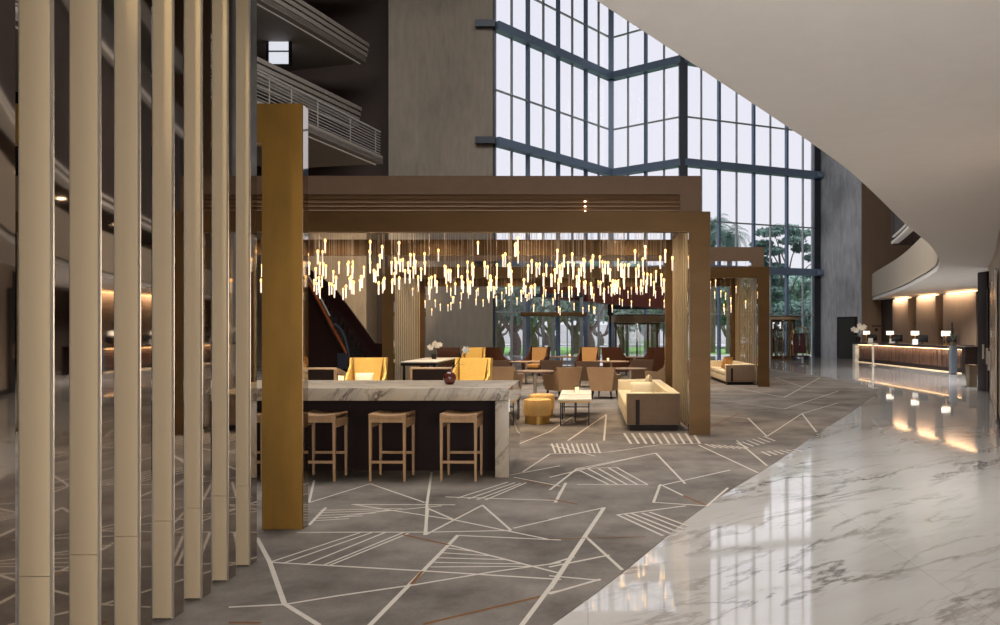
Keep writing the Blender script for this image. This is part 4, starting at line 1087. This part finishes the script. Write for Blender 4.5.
def hedge(lab, px, d, w_):
    t = thing('shrub', lab, 'shrub', ((px - CX) * d / F, d, -.12), 0, 'clipped shrubs outside the entrance')
    MB().tube([(0, 0, 0), (0, 0, 1.)], .1, 6).build('trunk', 'bark', t)
    leafcloud([((random.uniform(-w_, w_) * .6, 0, z), (w_ * .6, 1., .9)) for z in (1., 1.9, 2.8, 3.4)], 1800, .2).build('foliage', 'leaf_b', t)
hedge('tall shrub outside, behind the slim revolving door', 787, 62, 2.4); hedge('tall shrub outside, next to the concrete pier', 809, 62, 1.8); hedge('tall shrub outside, right behind the far bronze post', 760, 63, 2.2)
# outside sign and car
bx = at(775.5, 326, 57)
t = thing('entrance_sign', 'white capital letters on a grey panel outside the entrance', 'sign', (bx.x, 57, bx.z))
MB().box((-.9, .02, -.42), (.9, .12, .42)).build('panel', 'steel_d', t)
tx = bpy.data.curves.new('lettering', 'FONT'); tx.body = 'TH'; tx.size = .62; tx.extrude = .02; tx.offset = .018; tx.align_x = 'LEFT'; tx.align_y = 'CENTER'
tmp = bpy.data.objects.new('tmp', tx); COL.objects.link(tmp); bpy.context.view_layer.update()
me_ = bpy.data.meshes.new_from_object(tmp.evaluated_get(bpy.context.evaluated_depsgraph_get())); bpy.data.objects.remove(tmp)
to = bpy.data.objects.new('lettering', me_); COL.objects.link(to); to.parent = t; me_.materials.clear(); to.location = (-.4, 0, .02); to.rotation_euler = (PI / 2, 0, 0); me_.materials.append(M['letter'])
for x in (-.8, .8): MB().box((x - .05, .03, -bx.z - .1), (x + .05, .11, -.42)).build('post', 'steel_d', t)
cx_ = at(771, 331, 55)
t = thing('car', 'dark parked car outside, seen between the far bronze post and the slim revolving door', 'car', (cx_.x, 55, -.1), .2)
body = MB(); prof = [(-2.1, .3), (2.1, .3), (2.15, .6), (2.0, .8), (1.1, .9), (.5, 1.38), (-.9, 1.42), (-1.6, .98), (-2.1, .9)]
body.hexa([(x, -.85, z) for x, z in prof], [(x, .85, z) for x, z in prof]); body.build('body', 'carpaint', t)
for y in (-.86, .86): MB().hexa([(1., y, .93), (.48, y, 1.32), (-.85, y, 1.35), (-1.4, y, .98)], [(1., y * 1.008, .93), (.48, y * 1.008, 1.32), (-.85, y * 1.008, 1.35), (-1.4, y * 1.008, .98)]).build('side_window', 'screen', t)
for x in (-1.3, 1.3):
    for y in (-.8, .8):
        o = MB().lathe([(.2, -.1), (.31, -.09), (.31, .09), (.2, .1)], n=20).build('wheel', 'rubber', t, (x, y, .31)); o.rotation_euler = (PI / 2, 0, 0)
for y in (-.6, .6): MB().box((2.08, y - .18, .6), (2.16, y + .18, .72), 0, .02).build('headlight', 'trim', t)

# ------------------------------------------------------------------ lights
def area(name, loc, rot, sx_, sy_, power, rgb):
    l = bpy.data.lights.new(name, 'AREA'); l.shape = 'RECTANGLE'; l.size = sx_; l.size_y = sy_; l.energy = power; l.color = rgb
    o = bpy.data.objects.new(name, l); COL.objects.link(o); o.location = loc; o.rotation_euler = rot; return o
def spot(name, loc, target, power, ang, rgb, blend=.6, r=.06):
    l = bpy.data.lights.new(name, 'SPOT'); l.energy = power; l.color = rgb; l.spot_size = R(ang); l.spot_blend = blend; l.shadow_soft_size = r
    o = bpy.data.objects.new(name, l); COL.objects.link(o); o.location = loc
    o.rotation_euler = (Vector(target) - Vector(loc)).to_track_quat('-Z', 'Y').to_euler(); return o
WARM = (1, .80, .58); SOFT = (1, .97, .92); DAY = (.9, .95, 1)
area('lobby_back_fill', (-1.6, -6, 1.9), (PI / 2, 0, 0), 8, 3., 400, SOFT)  # unseen soft panel added behind the camera to light the fin fronts
l = area('gallery_side_fill', (2.5, -1.2, 1.9), (0, 0, 0), 3.6, 2.6, 430, SOFT); l.rotation_euler = Vector((-1, .62, -.03)).to_track_quat('-Z', 'Y').to_euler()  # unseen side panel added to even out the light on the fins
area('atrium_top_fill', (-4, 16, 25.5), (0, 0, 0), 20, 18, 8000, (1, .97, .93))  # fill panel added under the closed roof to brighten the hall
for x in (-7.5, -5.4, -3.3, -1.2, .9):
    for y in (13.9, 15.8): spot('pavilion_downlight', (x, y, 4.2), (x, y, 0), 290, 125, WARM, .8, .04)
for x in (-5., -2.8, -.6, 1.6, 3.8):
    for y in (24.9, 27.4): spot('pavilion_downlight', (x, y, 4.2), (x, y, 0), 320, 125, WARM, .8, .04)
for x, y in ((-6.5, 20.2), (-3.8, 20.2), (-1.2, 20.2), (1.2, 20.6)): spot('lounge_downlight', (x, y, 8.), (x, y, 0), 900, 60, (1, .88, .72), .8, .06)
for x, y, pw in ((4.2, 8., 450), (6.6, 12.2, 650), (9., 17., 800), (11.4, 21.8, 1200), (13.2, 26., 1300), (14.3, 33, 900)):
    spot('gallery_fill_spot', (x, y, 3.5), (x, y, 0), pw, 140, (1, .99, .97))  # spots added without fixtures; their floor bounce brightens the soffit
for (x0, x1) in ((892.5, 908), (916, 935.5), (943, 976)):
    z1, z0 = F * 16.9 / (x0 - CX), F * 16.9 / (x1 - CX)
    area('cove_lamp', (16.7, (z0 + z1) / 2, 3.5), (0, -R(35), 0), .2, (z1 - z0) * .9, 48, WARM)
l = bpy.data.lights.new('daylight_outside', 'SUN'); l.energy = 2.6; l.angle = R(40); l.color = (1, .98, .95)
o = bpy.data.objects.new('daylight_outside', l); COL.objects.link(o); o.rotation_euler = (R(-3), R(4), 0); o.location = (0, 70, 40)
spot('post_accent', (-2.2, 3.2, 5.4), (-2.65, 6.74, 1.6), 210, 34, (1, .82, .5))
area('desk_lamp', (15.0, 37.3, .965), (0, -R(30), 0), .05, 12, 70, WARM)
spot('parapet_fill', (-1, 22, 15), (13, 29, 4.6), 6500, 44, (1, .93, .84), .8, .1)  # spot without a fixture, added to brighten the parapet
spot('concrete_accent', (-10, 34, 7.), (-11.6, 41.9, 4.2), 2000, 60, WARM)
